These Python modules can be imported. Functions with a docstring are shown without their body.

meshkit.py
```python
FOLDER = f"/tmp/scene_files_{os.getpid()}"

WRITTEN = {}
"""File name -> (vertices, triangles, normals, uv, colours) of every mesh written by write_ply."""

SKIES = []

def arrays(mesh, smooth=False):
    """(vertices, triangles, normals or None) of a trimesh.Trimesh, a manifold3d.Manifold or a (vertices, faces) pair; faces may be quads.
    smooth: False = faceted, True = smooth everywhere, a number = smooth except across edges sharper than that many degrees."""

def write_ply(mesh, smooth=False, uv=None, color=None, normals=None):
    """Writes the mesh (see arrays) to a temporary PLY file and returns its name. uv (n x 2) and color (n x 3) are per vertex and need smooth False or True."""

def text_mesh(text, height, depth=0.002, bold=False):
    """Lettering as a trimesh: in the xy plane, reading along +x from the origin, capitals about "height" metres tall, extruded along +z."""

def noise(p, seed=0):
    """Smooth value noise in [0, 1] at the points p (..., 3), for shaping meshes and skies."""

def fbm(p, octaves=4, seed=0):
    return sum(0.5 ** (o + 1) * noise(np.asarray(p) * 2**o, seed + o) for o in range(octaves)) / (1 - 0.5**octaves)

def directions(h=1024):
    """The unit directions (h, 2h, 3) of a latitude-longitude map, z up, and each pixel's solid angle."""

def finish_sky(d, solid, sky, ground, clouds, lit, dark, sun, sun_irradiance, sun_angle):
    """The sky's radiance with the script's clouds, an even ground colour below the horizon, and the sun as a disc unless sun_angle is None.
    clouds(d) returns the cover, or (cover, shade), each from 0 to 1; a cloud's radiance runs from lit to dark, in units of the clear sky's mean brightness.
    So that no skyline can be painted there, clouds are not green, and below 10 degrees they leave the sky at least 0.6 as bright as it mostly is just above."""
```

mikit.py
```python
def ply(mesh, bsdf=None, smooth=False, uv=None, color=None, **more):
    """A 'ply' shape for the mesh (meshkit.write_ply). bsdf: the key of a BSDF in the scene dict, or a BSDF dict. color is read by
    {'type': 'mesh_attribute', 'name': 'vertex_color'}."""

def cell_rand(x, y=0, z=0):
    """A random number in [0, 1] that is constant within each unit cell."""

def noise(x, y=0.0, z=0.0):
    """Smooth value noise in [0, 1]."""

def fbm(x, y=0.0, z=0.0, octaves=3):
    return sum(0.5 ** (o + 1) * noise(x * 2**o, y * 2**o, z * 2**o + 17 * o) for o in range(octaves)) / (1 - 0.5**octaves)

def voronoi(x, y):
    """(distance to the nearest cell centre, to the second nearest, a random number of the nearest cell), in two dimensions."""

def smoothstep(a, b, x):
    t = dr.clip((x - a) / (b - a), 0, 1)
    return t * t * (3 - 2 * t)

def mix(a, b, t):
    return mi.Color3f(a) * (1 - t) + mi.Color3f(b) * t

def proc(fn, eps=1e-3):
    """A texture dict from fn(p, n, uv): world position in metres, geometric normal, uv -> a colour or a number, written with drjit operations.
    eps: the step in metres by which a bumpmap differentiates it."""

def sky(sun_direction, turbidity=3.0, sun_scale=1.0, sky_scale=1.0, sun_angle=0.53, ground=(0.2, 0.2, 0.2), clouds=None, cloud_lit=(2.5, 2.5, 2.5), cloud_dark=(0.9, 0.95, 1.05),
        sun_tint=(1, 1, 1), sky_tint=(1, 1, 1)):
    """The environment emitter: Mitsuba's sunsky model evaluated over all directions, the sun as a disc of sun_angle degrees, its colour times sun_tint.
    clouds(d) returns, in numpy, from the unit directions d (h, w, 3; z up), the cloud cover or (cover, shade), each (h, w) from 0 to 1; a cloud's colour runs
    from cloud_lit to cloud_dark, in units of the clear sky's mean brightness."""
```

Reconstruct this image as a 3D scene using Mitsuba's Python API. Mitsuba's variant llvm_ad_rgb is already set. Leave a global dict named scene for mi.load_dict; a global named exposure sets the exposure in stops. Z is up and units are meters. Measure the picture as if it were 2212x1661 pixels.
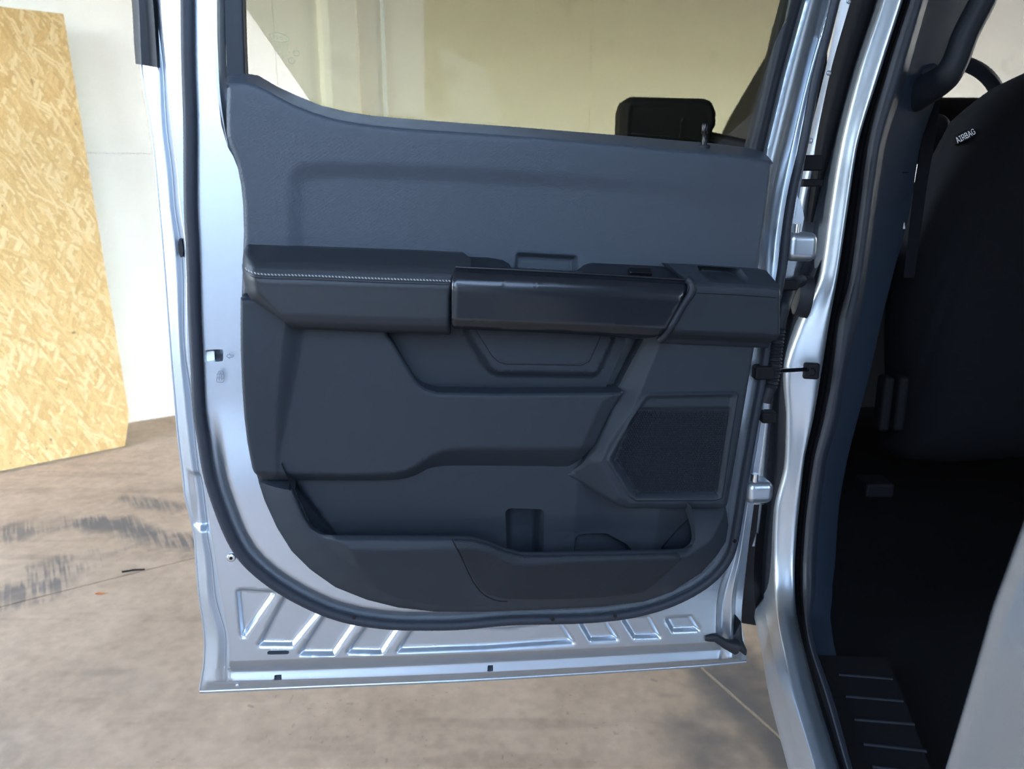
import math, random
import numpy as np, trimesh, shapely
import shapely.geometry as sg, shapely.ops as so
import drjit as dr
import mitsuba as mi, mikit, meshkit
from mikit import ply, proc, noise, fbm, voronoi, cell_rand, smoothstep, mix
from scipy.spatial import Delaunay, cKDTree
from scipy.interpolate import PchipInterpolator, CubicSpline
random.seed(3); rng = np.random.default_rng(3)
A = np.array
T = mi.ScalarTransform4f

# ------------------------------------------------------------------ camera, light, exposure
F_PX, PITCH, EYE = 1750.0, math.radians(14.4), A([0, 0, 1.35])
FW, RT, UP = A([0, math.cos(PITCH), -math.sin(PITCH)]), A([1., 0, 0]), A([0, math.sin(PITCH), math.cos(PITCH)])
scene, labels = {"type": "scene"}, {}
scene["camera"] = {"type": "thinlens", "fov": 2 * math.degrees(math.atan(1106 / F_PX)), "fov_axis": "x", "aperture_radius": 0.0022, "focus_distance": 1.28,
                   "near_clip": 0.02, "far_clip": 200.0, "to_world": T().look_at(EYE.tolist(), (EYE + FW).tolist(), UP.tolist())}
scene["sky"] = mikit.sky((0.62, 0.30, 0.72), turbidity=3.0, sun_scale=0.0, sky_scale=1.0, ground=(.38, .35, .31), sky_tint=(1.0, 0.80, 0.655))
exposure = 7.35

def ray(x, y): return FW + (x - 1106) / F_PX * RT - (y - 830.5) / F_PX * UP
def PY(x, y, Y): d = ray(x, y); return EYE + d * (Y / d[1])
def PZ(x, y, z): d = ray(x, y); return EYE + d * ((z - EYE[2]) / d[2])
def unit(a): a = np.asarray(a, float); return a / np.linalg.norm(a)
TF, TS = unit([.166, .986, 0]), unit([.986, -.166, 0])        # the truck: forward, inboard

# ------------------------------------------------------------------ helpers
class Frame:
    def __init__(s, O, U, V, N): s.O, s.U, s.V, s.N = map(np.asarray, (O, U, V, N))
    def D(s, px, n=0.0):
        "pixels (x, y[, n]) -> (u, v) on the plane n in front of this frame's plane"
        out = []
        for p in px:
            d = ray(p[0], p[1]); nn = p[2] if len(p) > 2 else n
            k = np.dot(s.O + nn * s.N - EYE, s.N) / np.dot(d, s.N)
            q = EYE + k * d - s.O
            out.append((np.dot(q, s.U), np.dot(q, s.V)))
        return A(out)
    def P(s, uv, n):
        uv = np.asarray(uv, float).reshape(-1, 2)
        return s.O + uv[:, :1] * s.U + uv[:, 1:] * s.V + np.broadcast_to(n, len(uv)).reshape(-1, 1) * s.N

def catmull(p, k=6, closed=False):
    p = A(p, dtype=float); t = np.concatenate([[0], np.cumsum(np.linalg.norm(np.diff(p[:, :2], axis=0), axis=1))])
    q = PchipInterpolator(t, p, axis=0)
    c = CubicSpline(t, p, axis=0) if len(p) > 2 else q
    tt = np.unique(np.concatenate([np.linspace(a, b, k + 1) for a, b in zip(t[:-1], t[1:])]))
    return 0.5 * q(tt) + 0.5 * c(tt)

def resample(line, step):
    line = np.asarray(line, float); seg = np.linalg.norm(np.diff(line, axis=0), axis=1); t = np.concatenate([[0], np.cumsum(seg)])
    n = max(2, int(math.ceil(t[-1] / step)) + 1); tt = np.linspace(0, t[-1], n)
    return np.stack([np.interp(tt, t, line[:, k]) for k in range(line.shape[1])], 1)

def rounded(poly, r): return poly.buffer(-r, quad_segs=8).buffer(2 * r, quad_segs=8).buffer(-r, quad_segs=8)

def sdist(poly, u, v):
    "signed distance to a polygon (negative inside)"
    ring = np.asarray(poly.exterior.coords); p = np.stack([u, v], 1); d = np.full(len(p), 9.0)
    for a, b in zip(ring[:-1], ring[1:]):
        ab = b - a; L = (ab ** 2).sum()
        if L < 1e-14: continue
        t = np.clip(((p - a) @ ab) / L, 0, 1)
        d = np.minimum(d, np.hypot(*(p - a - t[:, None] * ab).T))
    return np.where(shapely.contains_xy(poly, u, v), -d, d)

def ldist(line, u, v):
    p = np.stack([u, v], 1); d = np.full(len(p), 9.0)
    for a, b in zip(line[:-1], line[1:]):
        ab = b - a; L = max((ab ** 2).sum(), 1e-14); t = np.clip(((p - a) @ ab) / L, 0, 1)
        d = np.minimum(d, np.hypot(*(p - a - t[:, None] * ab).T))
    return d

def sst(a, b, x): t = np.clip((x - a) / (b - a), 0, 1); return t * t * (3 - 2 * t)

def grid_in(poly, step, feats=(), fstep=None):
    "triangulates a (holed) polygon with even points inside and points along the feature lines"
    pts = [resample(np.asarray(r.coords), step)[:-1] for r in [poly.exterior, *poly.interiors]]
    nb = [len(p) for p in pts]; b = np.vstack(pts)
    x0, y0, x1, y1 = poly.bounds
    extra = []
    for f in feats:
        q = resample(f, fstep or step * .45); q = q[shapely.contains_xy(poly, q[:, 0], q[:, 1])]
        if len(q): extra.append(q)
    fx = np.vstack(extra) if extra else np.zeros((0, 2))
    if len(fx): fx = fx[cKDTree(b).query(fx)[0] > step * .4]
    h = step * .866
    gx, gy = np.meshgrid(np.arange(x0, x1 + step, step), np.arange(y0, y1 + h, h))
    gx = gx + (np.arange(gx.shape[0]) % 2)[:, None] * step / 2
    g = np.stack([gx.ravel(), gy.ravel()], 1); g = g[shapely.contains_xy(poly, g[:, 0], g[:, 1])]
    g = g[cKDTree(np.vstack([b, fx])).query(g)[0] > step * .55]
    p = np.vstack([b, fx, g])
    tri = Delaunay(p).simplices
    c = p[tri].mean(1); tri = tri[shapely.contains_xy(poly, c[:, 0], c[:, 1])]
    e1, e2 = p[tri[:, 1]] - p[tri[:, 0]], p[tri[:, 2]] - p[tri[:, 0]]; ar = e1[:, 0] * e2[:, 1] - e1[:, 1] * e2[:, 0]
    tri = tri[np.abs(ar) > 1e-12]; ar = ar[np.abs(ar) > 1e-12]
    tri[ar < 0] = tri[ar < 0][:, ::-1]
    return p, tri, nb

def relief(fr, poly, hfun, step=.003, feats=(), base=None, back=False):
    "a sheet over the polygon at height hfun(u, v), with a skirt down to base"
    p, tri, nb = grid_in(poly, step, feats)
    hgt = np.asarray(hfun(p[:, 0], p[:, 1]), float) * np.ones(len(p))
    V, Fc = [fr.P(p, hgt)], [tri]; off = len(p); s = 0
    if base is not None:
        for n in nb:
            lo = fr.P(p[s:s + n], base if np.isscalar(base) else base(p[s:s + n, 0], p[s:s + n, 1])); top = V[0][s:s + n]
            V += [top, lo]; i = np.arange(n); j = (i + 1) % n
            a, b_, c, d = off + i, off + j, off + n + j, off + n + i
            f = np.vstack([np.stack([a, d, c], 1), np.stack([a, c, b_], 1)])
            x = p[s:s + n]; area = 0.5 * np.sum(x[:, 0] * np.roll(x[:, 1], -1) - np.roll(x[:, 0], -1) * x[:, 1])
            hole = s > 0
            if (area < 0) != hole: pass
            if area < 0: f = f[:, ::-1]
            if hole: f = f[:, ::-1]
            Fc.append(f); off += 2 * n; s += n
        if back:
            V.append(fr.P(p, base)); Fc.append(tri[:, ::-1] + off)
    return trimesh.Trimesh(np.vstack(V), np.vstack(Fc), process=False)

def edge_round(h, sd, r, lo):
    "pillows the height h down to lo towards the rim"
    t = np.clip(1 + sd / r, 0, 1)
    return lo + (h - lo) * np.sqrt(np.clip(1 - t * t, 0, 1))

def tube(path, r, seg=14, closed=False, sx=1.0, up=None):
    path = np.asarray(path, float); n = len(path); r = np.broadcast_to(r, n)
    tg = np.gradient(path, axis=0)
    if closed: tg = np.roll(path, -1, 0) - np.roll(path, 1, 0)
    tg /= np.linalg.norm(tg, axis=1, keepdims=True)
    a = np.cross(tg[0], up if up is not None else ([0, 0, 1.] if abs(tg[0][2]) < .9 else [0, 1., 0])); a = unit(a)
    V = []
    for i in range(n):
        if up is not None: a = unit(np.cross(tg[i], up))
        else: a = unit(a - tg[i] * (a @ tg[i]))
        b = np.cross(tg[i], a); th = np.arange(seg) * 2 * math.pi / seg
        V.append(path[i] + r[i] * (sx * np.cos(th)[:, None] * a + np.sin(th)[:, None] * b))
    V = np.vstack(V); Fc = []
    for i in range(n if closed else n - 1):
        k = (i + 1) % n
        for j in range(seg):
            m = (j + 1) % seg; Fc += [[i * seg + j, i * seg + m, k * seg + m], [i * seg + j, k * seg + m, k * seg + j]]
    if not closed:
        V = np.vstack([V, path[0], path[-1]]); c0, c1 = n * seg, n * seg + 1
        for j in range(seg): m = (j + 1) % seg; Fc += [[c0, m, j], [c1, (n - 1) * seg + j, (n - 1) * seg + m]]
    return trimesh.Trimesh(V, A(Fc), process=False)

def loft(rails, samples=60, across=1, flip=False, smooth_across=False):
    "a sheet through rails (each a list of 3-D points along its length, same parameter)"
    R = []
    for r in rails:
        r = np.asarray(r, float); t = np.linspace(0, 1, len(r)); R.append(PchipInterpolator(t, r, axis=0)(np.linspace(0, 1, samples)))
    R = A(R)
    if across > 1:
        t = np.arange(len(R)); tt = np.linspace(0, len(R) - 1, (len(R) - 1) * across + 1)
        R = (PchipInterpolator(t, R, axis=0) if smooth_across else (lambda x: A([np.stack([np.interp(x, t, R[:, i, k]) for k in range(3)], 1) for i in range(samples)]).transpose(1, 0, 2)))(tt)
    m, n = R.shape[:2]; V = R.reshape(-1, 3); i, j = np.meshgrid(np.arange(m - 1), np.arange(n - 1), indexing="ij")
    a = (i * n + j).ravel(); b, c, d = a + 1, a + n + 1, a + n
    f = np.vstack([np.stack([a, b, c], 1), np.stack([a, c, d], 1)])
    return trimesh.Trimesh(V, f[:, ::-1] if flip else f, process=False)

def rbox(center, half, axes, r, seg=3):
    "rounded box; axes: three unit vectors"
    r = min(r, min(half) * .99); s = trimesh.creation.icosphere(subdivisions=seg, radius=r); v = s.vertices
    import manifold3d as m3
    pts = []
    for sx in (-1, 1):
        for sy in (-1, 1):
            for sz in (-1, 1): pts.append(v + A([sx, sy, sz]) * (A(half) - r))
    hull = trimesh.convex.convex_hull(np.vstack(pts))
    hull.vertices = A(center) + hull.vertices @ A(axes)
    if np.linalg.det(A(axes)) < 0: hull.invert()
    return hull

def cyl(p0, p1, r, seg=24, bevel=0.0):
    p0, p1 = A(p0, dtype=float), A(p1, dtype=float); d = unit(p1 - p0); L = np.linalg.norm(p1 - p0)
    if bevel: return tube([p0, p0 + d * 1e-5, p1 - d * bevel, p1 - d * bevel * .3, p1], [r, r, r, r - bevel * .7, r - bevel], seg)
    return tube([p0, p1], r, seg)

def join(*m): return trimesh.util.concatenate([x for x in m])

def numbered(key):
    if key not in scene: return key
    i = 1
    while f"{key}_{i:03d}" in scene: i += 1
    return f"{key}_{i:03d}"

def add(key, mesh, bsdf, smooth=35, label=None, cat=None, group=None, kind=None):
    key = numbered(key); scene[key] = ply(mesh, bsdf, smooth)
    d = {k: v for k, v in dict(label=label, category=cat, group=group, kind=kind).items() if v}
    if d: labels[key] = d
    return key

# ------------------------------------------------------------------ materials
def mat(key, d, two=True): scene[key] = {"type": "twosided", "b": d} if two else d
def pr(c, rough=.5, metal=0., spec=.5, **k):
    return {"type": "principled", "base_color": c if isinstance(c, dict) else {"type": "rgb", "value": list(c)}, "roughness": rough, "metallic": metal, "specular": spec, **k}
def bump(d, fn, scale, eps=4e-4): return {"type": "bumpmap", "t": proc(fn, eps), "scale": scale, "b": d}

mat("silver_paint", pr((.345, .385, .435), .33, .86, .5, clearcoat=.9, clearcoat_gloss=.93))
mat("silver_shade", pr((.18, .19, .21), .40, .6, .5, clearcoat=.3))  # silver paint darkened for the shade behind the hinges
mat("black_rubber", pr((.008, .009, .012), .55, 0, .25))
mat("soft_seal", pr((.011, .014, .021), .6, 0, .3))
mat("black_gloss", pr((.004, .004, .005), .2, 0, .3))
mat("black_matte", pr((.004, .004, .005), .7, 0, .15))
mat("steel", pr((.6, .6, .6), .3, 1.))
mat("zinc_bolt", pr((.5, .52, .56), .28, .9))
mat("satin_trim", pr((.005, .0065, .0095), .22, .0, .45, clearcoat=.2))
mat("white_print", pr((.9, .9, .85), .6))
mat("stamp_line", pr((.16, .18, .22), .5, .3))
mat("thread", pr((.22, .235, .245), .7))
mat("carpet", pr((.004, .004, .0045), .9, 0, .1))
mat("leaf", pr((.42, .12, .03), .7))

# ------------------------------------------------------------------ frames
DO = EYE + ray(1000, 800) * 1.2
DU = unit(ray(10900, 900)); DV = unit(A([0, 0, 1.]) - DU[2] * DU); DN = np.cross(DU, DV)
door = Frame(DO, DU, DV, DN)
def poly(px, n=0., fr=door, r=0., k=0, closed=True):
    q = fr.D(px, n)
    P = sg.Polygon(q).buffer(0)
    return rounded(P, r) if r else P
def line(px, n=0., fr=door, k=5): return fr.D(catmull(px, k) if len(px) > 2 and k else px, n)
def vline(px, n=0., fr=door):
    q = line(px, n, fr); o = np.argsort(q[:, 0]); return lambda u: np.interp(u, q[o, 0], q[o, 1])
def uline(px, n=0., fr=door):
    q = line(px, n, fr); o = np.argsort(q[:, 1]); return lambda v: np.interp(v, q[o, 1], q[o, 0])

def tex_coords(p, fr):
    d = p - mi.Point3f(fr.O.tolist()); return dr.dot(d, mi.Vector3f(fr.U.tolist())), dr.dot(d, mi.Vector3f(fr.V.tolist()))
def weave(p, n, uv):       # fine woven dots of the upper door trim
    u, v = tex_coords(p, door); a = 2 * math.pi / .0042
    return dr.square((.5 + .5 * dr.sin(a * (u * .97 + v * .5))) * (.5 + .5 * dr.sin(a * (v * .86 - u * .62))))
def dots(p, n, uv):
    u, v = tex_coords(p, door); a = 2 * math.pi / .0034
    return 0.5 + 0.5 * dr.sin(a * (u * .97 + v * .24)) * dr.sin(a * (v * .97 - u * .24))
def leather(p, n, uv): return noise(p.x * 1500, p.y * 1500, p.z * 1900)
def grain(p, n, uv): return noise(p.x * 1700, p.y * 1700, p.z * 1700)
BLU = (.0285, .0360, .0475)
mat("trim_weave", bump(pr(BLU, .55, 0, .30), weave, .00030))
mat("trim_plastic", bump(pr((.0145, .0182, .0238), .55, 0, .20), grain, .00012))
mat("trim_dark", bump(pr((.009, .011, .015), .55, 0, .2), grain, .0001))
mat("trim_insert", bump(pr((.0095, .0118, .0155), .55, 0, .18), dots, .0003))
mat("armrest_leather", bump(pr((.0125, .0145, .0180), .46, 0, .25), leather, .00014))
mat("seat_cloth", bump(pr((.006, .0065, .008), .9, 0, .1), grain, .0004))
mat("pillar_trim", bump(pr((.013, .019, .029), .8, 0, .08), grain, .0002))
mat("dark_glass", pr((.006, .007, .008), .08, 0, .5))

# ------------------------------------------------------------------ the room
W0 = PZ(330, 905, 0); WA, WM = unit([.798, .602, 0]), unit([.602, -.798, 0])       # along the back wall, out of it
def room(a, m, z=0.): return W0 + a * WA + m * WM + A([0, 0, z])
CEIL = 3.7
AO, RO0, RO1, ZO, MR = -3.4, -3.3, 0.6, 3.1, 5.6          # the open bay door in the wall behind the camera
def wall_paint(p, n, uv):
    a = fbm(p.x * .8, p.y * .8, p.z * .8, octaves=3)
    s = smoothstep(.62, .8, fbm(p.x * 3 + 7, p.y * 3, p.z * 3, octaves=3))
    return mix((.90, .86, .75), (.87, .82, .70), a) * (1 - .08 * s)
mat("wall_paint", pr(proc(wall_paint), .7, 0, .3))
mat("dim_paint", pr((.30, .285, .25), .8, 0, .2))
mat("asphalt", pr((.07, .07, .072), .9))
mat("white_pipe", pr((.82, .86, .86), .4))
def conc(p, n, uv):
    x, y = p.x, p.y
    a = fbm(x * 1.3, y * 1.3, octaves=4); b = fbm(x * 7 + 3, y * 7, octaves=4); c = fbm(x * 40, y * 40, octaves=3)
    col = mix((.415, .290, .197), (.34, .233, .155), smoothstep(.3, .75, a * .5 + b * .5))
    col = col * (0.86 + 0.28 * c) * (1 - .12 * smoothstep(.55, .75, fbm(x * 2.2 + 9, y * 14, octaves=4)))
    sp = smoothstep(.90, .95, noise(x * 90, y * 90)) * smoothstep(.55, .65, noise(x * 5, y * 5, 3.))
    return col * (1 - .18 * sp)
STAINS = []
def stain(px0, px1, wd, dark=.55, streak=0.):
    a, b = PZ(*px0, 0)[:2], PZ(*px1, 0)[:2]; STAINS.append((a, b, wd, dark, streak))
stain((-120, 1190), (110, 1130), .13, .7, 1); stain((-60, 1310), (120, 1235), .2, .85, 1); stain((200, 1125), (440, 1180), .10, .9, 1)
stain((270, 1075), (380, 1100), .065, .75, 1); stain((1520, 1440), (1720, 1640), .09, .95, 0); stain((1600, 1480), (1760, 1720), .24, .95, 0); stain((1480, 1600), (1700, 1760), .14, .5, 0)
stain((-200, 1600), (60, 1720), .2, .3, 0); stain((210, 1450), (330, 1490), .05, .2, 0)
stain((538, 1524), (545, 1527), .006, .5, 0); stain((1408, 1468), (1418, 1471), .006, .5, 0); stain((268, 1143), (300, 1140), .004, .3, 0)
def concrete(p, n, uv):
    col = conc(p, n, uv)
    for a, b, wd, dark, st in STAINS:
        d = b - a; L = float(np.hypot(*d)); ux, uy = float(d[0] / L), float(d[1] / L)
        rx, ry = p.x - float(a[0]), p.y - float(a[1]); s = rx * ux + ry * uy; t = ry * ux - rx * uy
        wob = fbm(p.x * 9, p.y * 9, octaves=4) - .5
        s2 = dr.maximum(dr.abs(s - L / 2) - L / 2, 0.); dist = dr.sqrt(s2 * s2 + t * t) + wob * wd * 1.3
        k = 1 - smoothstep(wd * .1, wd * 1.1, dist)
        br = .35 * noise((p.x + .6 * p.y) * 130, (p.y - .6 * p.x) * 7) + .65 * fbm(p.x * 7, p.y * 7, octaves=4) if st else fbm(p.x * 22, p.y * 22, octaves=4)
        k = k * dark * (.35 + .65 * smoothstep(.36, .60, br) if st else .5 + .5 * br)
        col = mi.Color3f(col * (1 - k)) + mi.Color3f(.11, .095, .085) * k
    return col
mat("concrete", bump(pr(proc(concrete), .72, 0, .3), lambda p, n, uv: fbm(p.x * 30, p.y * 30, octaves=3), .0012))
mat("joint_dark", pr((.10, .08, .065), .9))
mat("joint_fill", pr((.40, .29, .19), .9))

def ground_box(P, z0, z1):
    m = trimesh.creation.extrude_polygon(P, z1 - z0); m.apply_translation([0, 0, z0]); return m
floor_poly = sg.Polygon([room(-3.55, MR + .2)[:2], room(13.2, MR + .2)[:2], room(13.2, -.02)[:2], room(-3.55, -.02)[:2]])
yard = sg.Polygon([room(-30, 40)[:2], room(30, 40)[:2], room(30, -12)[:2], room(-30, -12)[:2]])
add("ground", ground_box(yard, -.3, -.125), "asphalt", False, kind="structure", label="asphalt yard outside the bay door")
add("floor", ground_box(floor_poly, -.12, -.02), "joint_dark", False, kind="structure", label="brown-grey concrete floor of the workshop")
def gline(p, q, ext=60):
    a, b = PZ(*p, 0)[:2], PZ(*q, 0)[:2]; d = unit(b - a); return sg.LineString([a - ext * d, b + ext * d])
J1 = gline((0, 1311), (420, 1205)); J2 = gline((1520, 1447), (1690, 1597))
cut = so.unary_union([J1.buffer(.0042), J2.buffer(.005)])
for g in sorted(floor_poly.difference(cut).geoms, key=lambda g: -g.area):
    add("floor__slab", ground_box(g, -.02, 0), "concrete", False)
# joint filler strips, a little below the slabs' faces
jf = J2.buffer(.0045).intersection(floor_poly)
add("floor__joint_filler", ground_box(jf, -.02, -.0015), "joint_fill", False, label="tan filler strip in the floor joint by the truck")

def wall_box(a0, a1, m0, m1, z0, z1): 
    b = trimesh.creation.box(extents=[a1 - a0, m1 - m0, z1 - z0]); b.apply_translation([(a0 + a1) / 2, (m0 + m1) / 2, (z0 + z1) / 2])
    M = np.eye(4); M[:3, 0], M[:3, 1], M[:3, 2], M[:3, 3] = WA, WM, [0, 0, 1], W0
    if np.linalg.det(M[:3, :3]) < 0: b.invert()
    b.apply_transform(M); return b
def wall_a(x, z_guess=0):
    "distance along the back wall where the pixel column x meets it"
    d = ray(x, 300); n = WM; k = np.dot(W0 - EYE, n) / np.dot(d, n); return float(np.dot(EYE + k * d - W0, WA)), (EYE + k * d)[2]
# wall sheets: plywood sheets with fine open seams
seam_z = [0, float((lambda d, k: EYE[2] + d[2] * k)(ray(260, 331), np.dot(W0 - EYE, WM) / np.dot(ray(260, 331), WM))), CEIL]
a_seam = wall_a(1272)[0]
add("wall_back", wall_box(-3.55, 13, -.15, -.012, 0, CEIL), "joint_fill", False, kind="structure", label="cream painted back wall of the workshop")
edges_a = sorted([-3.4, a_seam - 2.44, a_seam - 1.22 - 2.44 - .4, a_seam, a_seam + 1.22, a_seam + 2.44, a_seam + 3.66, a_seam + 4.88, 13])
edges_a = [-3.4, a_seam - 2.44, a_seam, a_seam + 2.44, a_seam + 4.88, 13]
for a0, a1 in zip(edges_a[:-1], edges_a[1:]):
    for z0, z1 in zip(seam_z[:-1], seam_z[1:]):
        add("wall_back__panel", wall_box(a0 + .0012, a1 - .0012, -.012, 0, z0 + .0008, z1 - .0008), "wall_paint", False)
pa0, pa1 = wall_a(697)[0], wall_a(778)[0]
pil = sg.Polygon([room(pa0, 0)[:2], room(pa0 + .01, .055)[:2], room(pa0 + .04, .085)[:2], room(pa1 - .04, .085)[:2], room(pa1 - .01, .055)[:2], room(pa1, 0)[:2]])
add("wall_back__pilaster", ground_box(rounded(pil.buffer(0), .012), 0, CEIL - .01), "wall_paint", 40, label="cream boxed pilaster on the wall")
pc = wall_a(833)[0]
add("wall_back__conduit", cyl(room(pc, .018, .0), room(pc, .018, CEIL - .02), .011, 16), "white_pipe", 60, label="thin pale conduit running up the wall")
add("wall_right", wall_box(13, 13.15, 0, MR, 0, CEIL), "wall_paint", False, kind="structure", label="cream end wall beyond the truck")
add("ceiling", wall_box(AO - .15, 13.15, -.15, MR + .15, CEIL, CEIL + .1), "dim_paint", False, kind="structure", label="workshop ceiling")
jamb = join(wall_box(AO - .15, RO0, MR, MR + .15, 0, CEIL), wall_box(RO1, 5.2, MR, MR + .15, 0, CEIL), wall_box(12.5, 13.15, MR, MR + .15, 0, CEIL), wall_box(5.2, 12.5, MR, MR + .15, ZO, CEIL), wall_box(RO0, RO1, MR, MR + .15, ZO, CEIL))  # wide opening on the right is added to light the far wall
add("wall_rear", jamb, "dim_paint", False, kind="structure", label="wall with the open bay door")
add("added_sky_wall", wall_box(-26, 16, MR + 11, MR + 11.3, 0, 4.6), "dim_paint", False, kind="structure", label="added wall across the yard that blocks the low sky")  # unseen wall, added to keep low sky light off the door
add("wall_left", join(wall_box(AO - .15, AO, -.15, .35, 0, CEIL), wall_box(AO - .15, AO, 3.3, MR, 0, CEIL), wall_box(AO - .15, AO, .35, 3.3, ZO, CEIL)), "dim_paint", False, kind="structure", label="end wall of the workshop")

# ------------------------------------------------------------------ strand board leaning on the wall
ob_a0, ob_n0 = None, None
b_r = PZ(290, 964, 0.0); b_l = PZ(0, 1023, 0.0)
bx = unit(b_r - b_l); out = unit([bx[1], -bx[0], 0])
if out @ WM < 0: out = -out
d_t = ray(137, 30)
h_guess = 2.0
# right edge: foot at b_r, top where the ray of its corner is nearest to a lean back onto the wall
best = min(((abs(np.linalg.norm((q := EYE + d_t * k) - b_r) - 1e9), k) for k in [1.0]))
def top_at(k): return EYE + d_t * k
ks = np.linspace(3, 8, 2000); cand = A([top_at(k) for k in ks]); rel = cand - b_r
side = rel @ bx; i = int(np.argmin(np.abs(side - 0.0))); b_t = cand[i]
bu = unit(b_t - b_r); blen = np.linalg.norm(b_t - b_r); bn = unit(np.cross(bu, bx)); bn = bn if bn @ out > 0 else -bn
board_fr = Frame(b_r, bx, bu, bn)
def strands(p, n, uv):
    u, v = tex_coords(p, board_fr)
    wx = u + .012 * (noise(u * 14, v * 14) - .5); wy = v + .012 * (noise(u * 14 + 5, v * 14) - .5)
    col = mix((.62, .40, .155), (.53, .33, .125), fbm(u * 30, v * 22, octaves=3))
    for k in range(11):
        an = 1.57 + (((k * 137) % 100) / 100 - .5) * 2.2; ca, sa = math.cos(an), math.sin(an)
        L, Wd = (.15, .12, .10, .09, .075, .06)[k % 6], (.030, .024, .016, .022, .012, .009)[k % 6]
        s, t = (wx * ca + wy * sa) / L + 7.3 * k, (wy * ca - wx * sa) / Wd + 3.1 * k
        row = dr.floor(t); s = s + cell_rand(row, k, 1) * 3
        cs = dr.floor(s); fs, ft = s - cs, t - row
        on = cell_rand(cs, row, k + 20); tone = cell_rand(cs, row, k + 40); hue = cell_rand(cs, row, k + 60)
        edge = dr.minimum(ft, 1 - ft) - .10 * noise(fs * 6 + cs * 3, row * 7.) - .35 * dr.maximum(0, .22 - dr.minimum(fs, 1 - fs)) * (1 + tone)
        m = dr.select(on > .58, 1., 0.) * smoothstep(.0, .05, edge)
        g = (noise(s * 5, t * 9) - .5) * .16
        c = mix(mix((.64, .43, .18), (.52, .325, .12), tone), (.71, .525, .27), dr.select(hue > .70, .7, 0.)) * (1 + g)
        col = col * (1 - m) + c * m * (1 - .20 * smoothstep(.12, .02, edge))
    dk = smoothstep(.93, .96, noise(u * 38 + 3, v * 26)) * smoothstep(.5, .6, noise(u * 9, v * 9, 4.))
    return mi.Color3f(col * (1 - .6 * dk)) + mi.Color3f(.10, .05, .03) * (.6 * dk)
mat("strand_face", pr(proc(strands), .65, 0, .3))
mat("board_edge", pr((.20, .33, .30), .7))
bw = 1.22
bp = sg.Polygon([(-bw, 0.012), (0, 0.012), (0, blen), (-bw, blen)])
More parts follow.
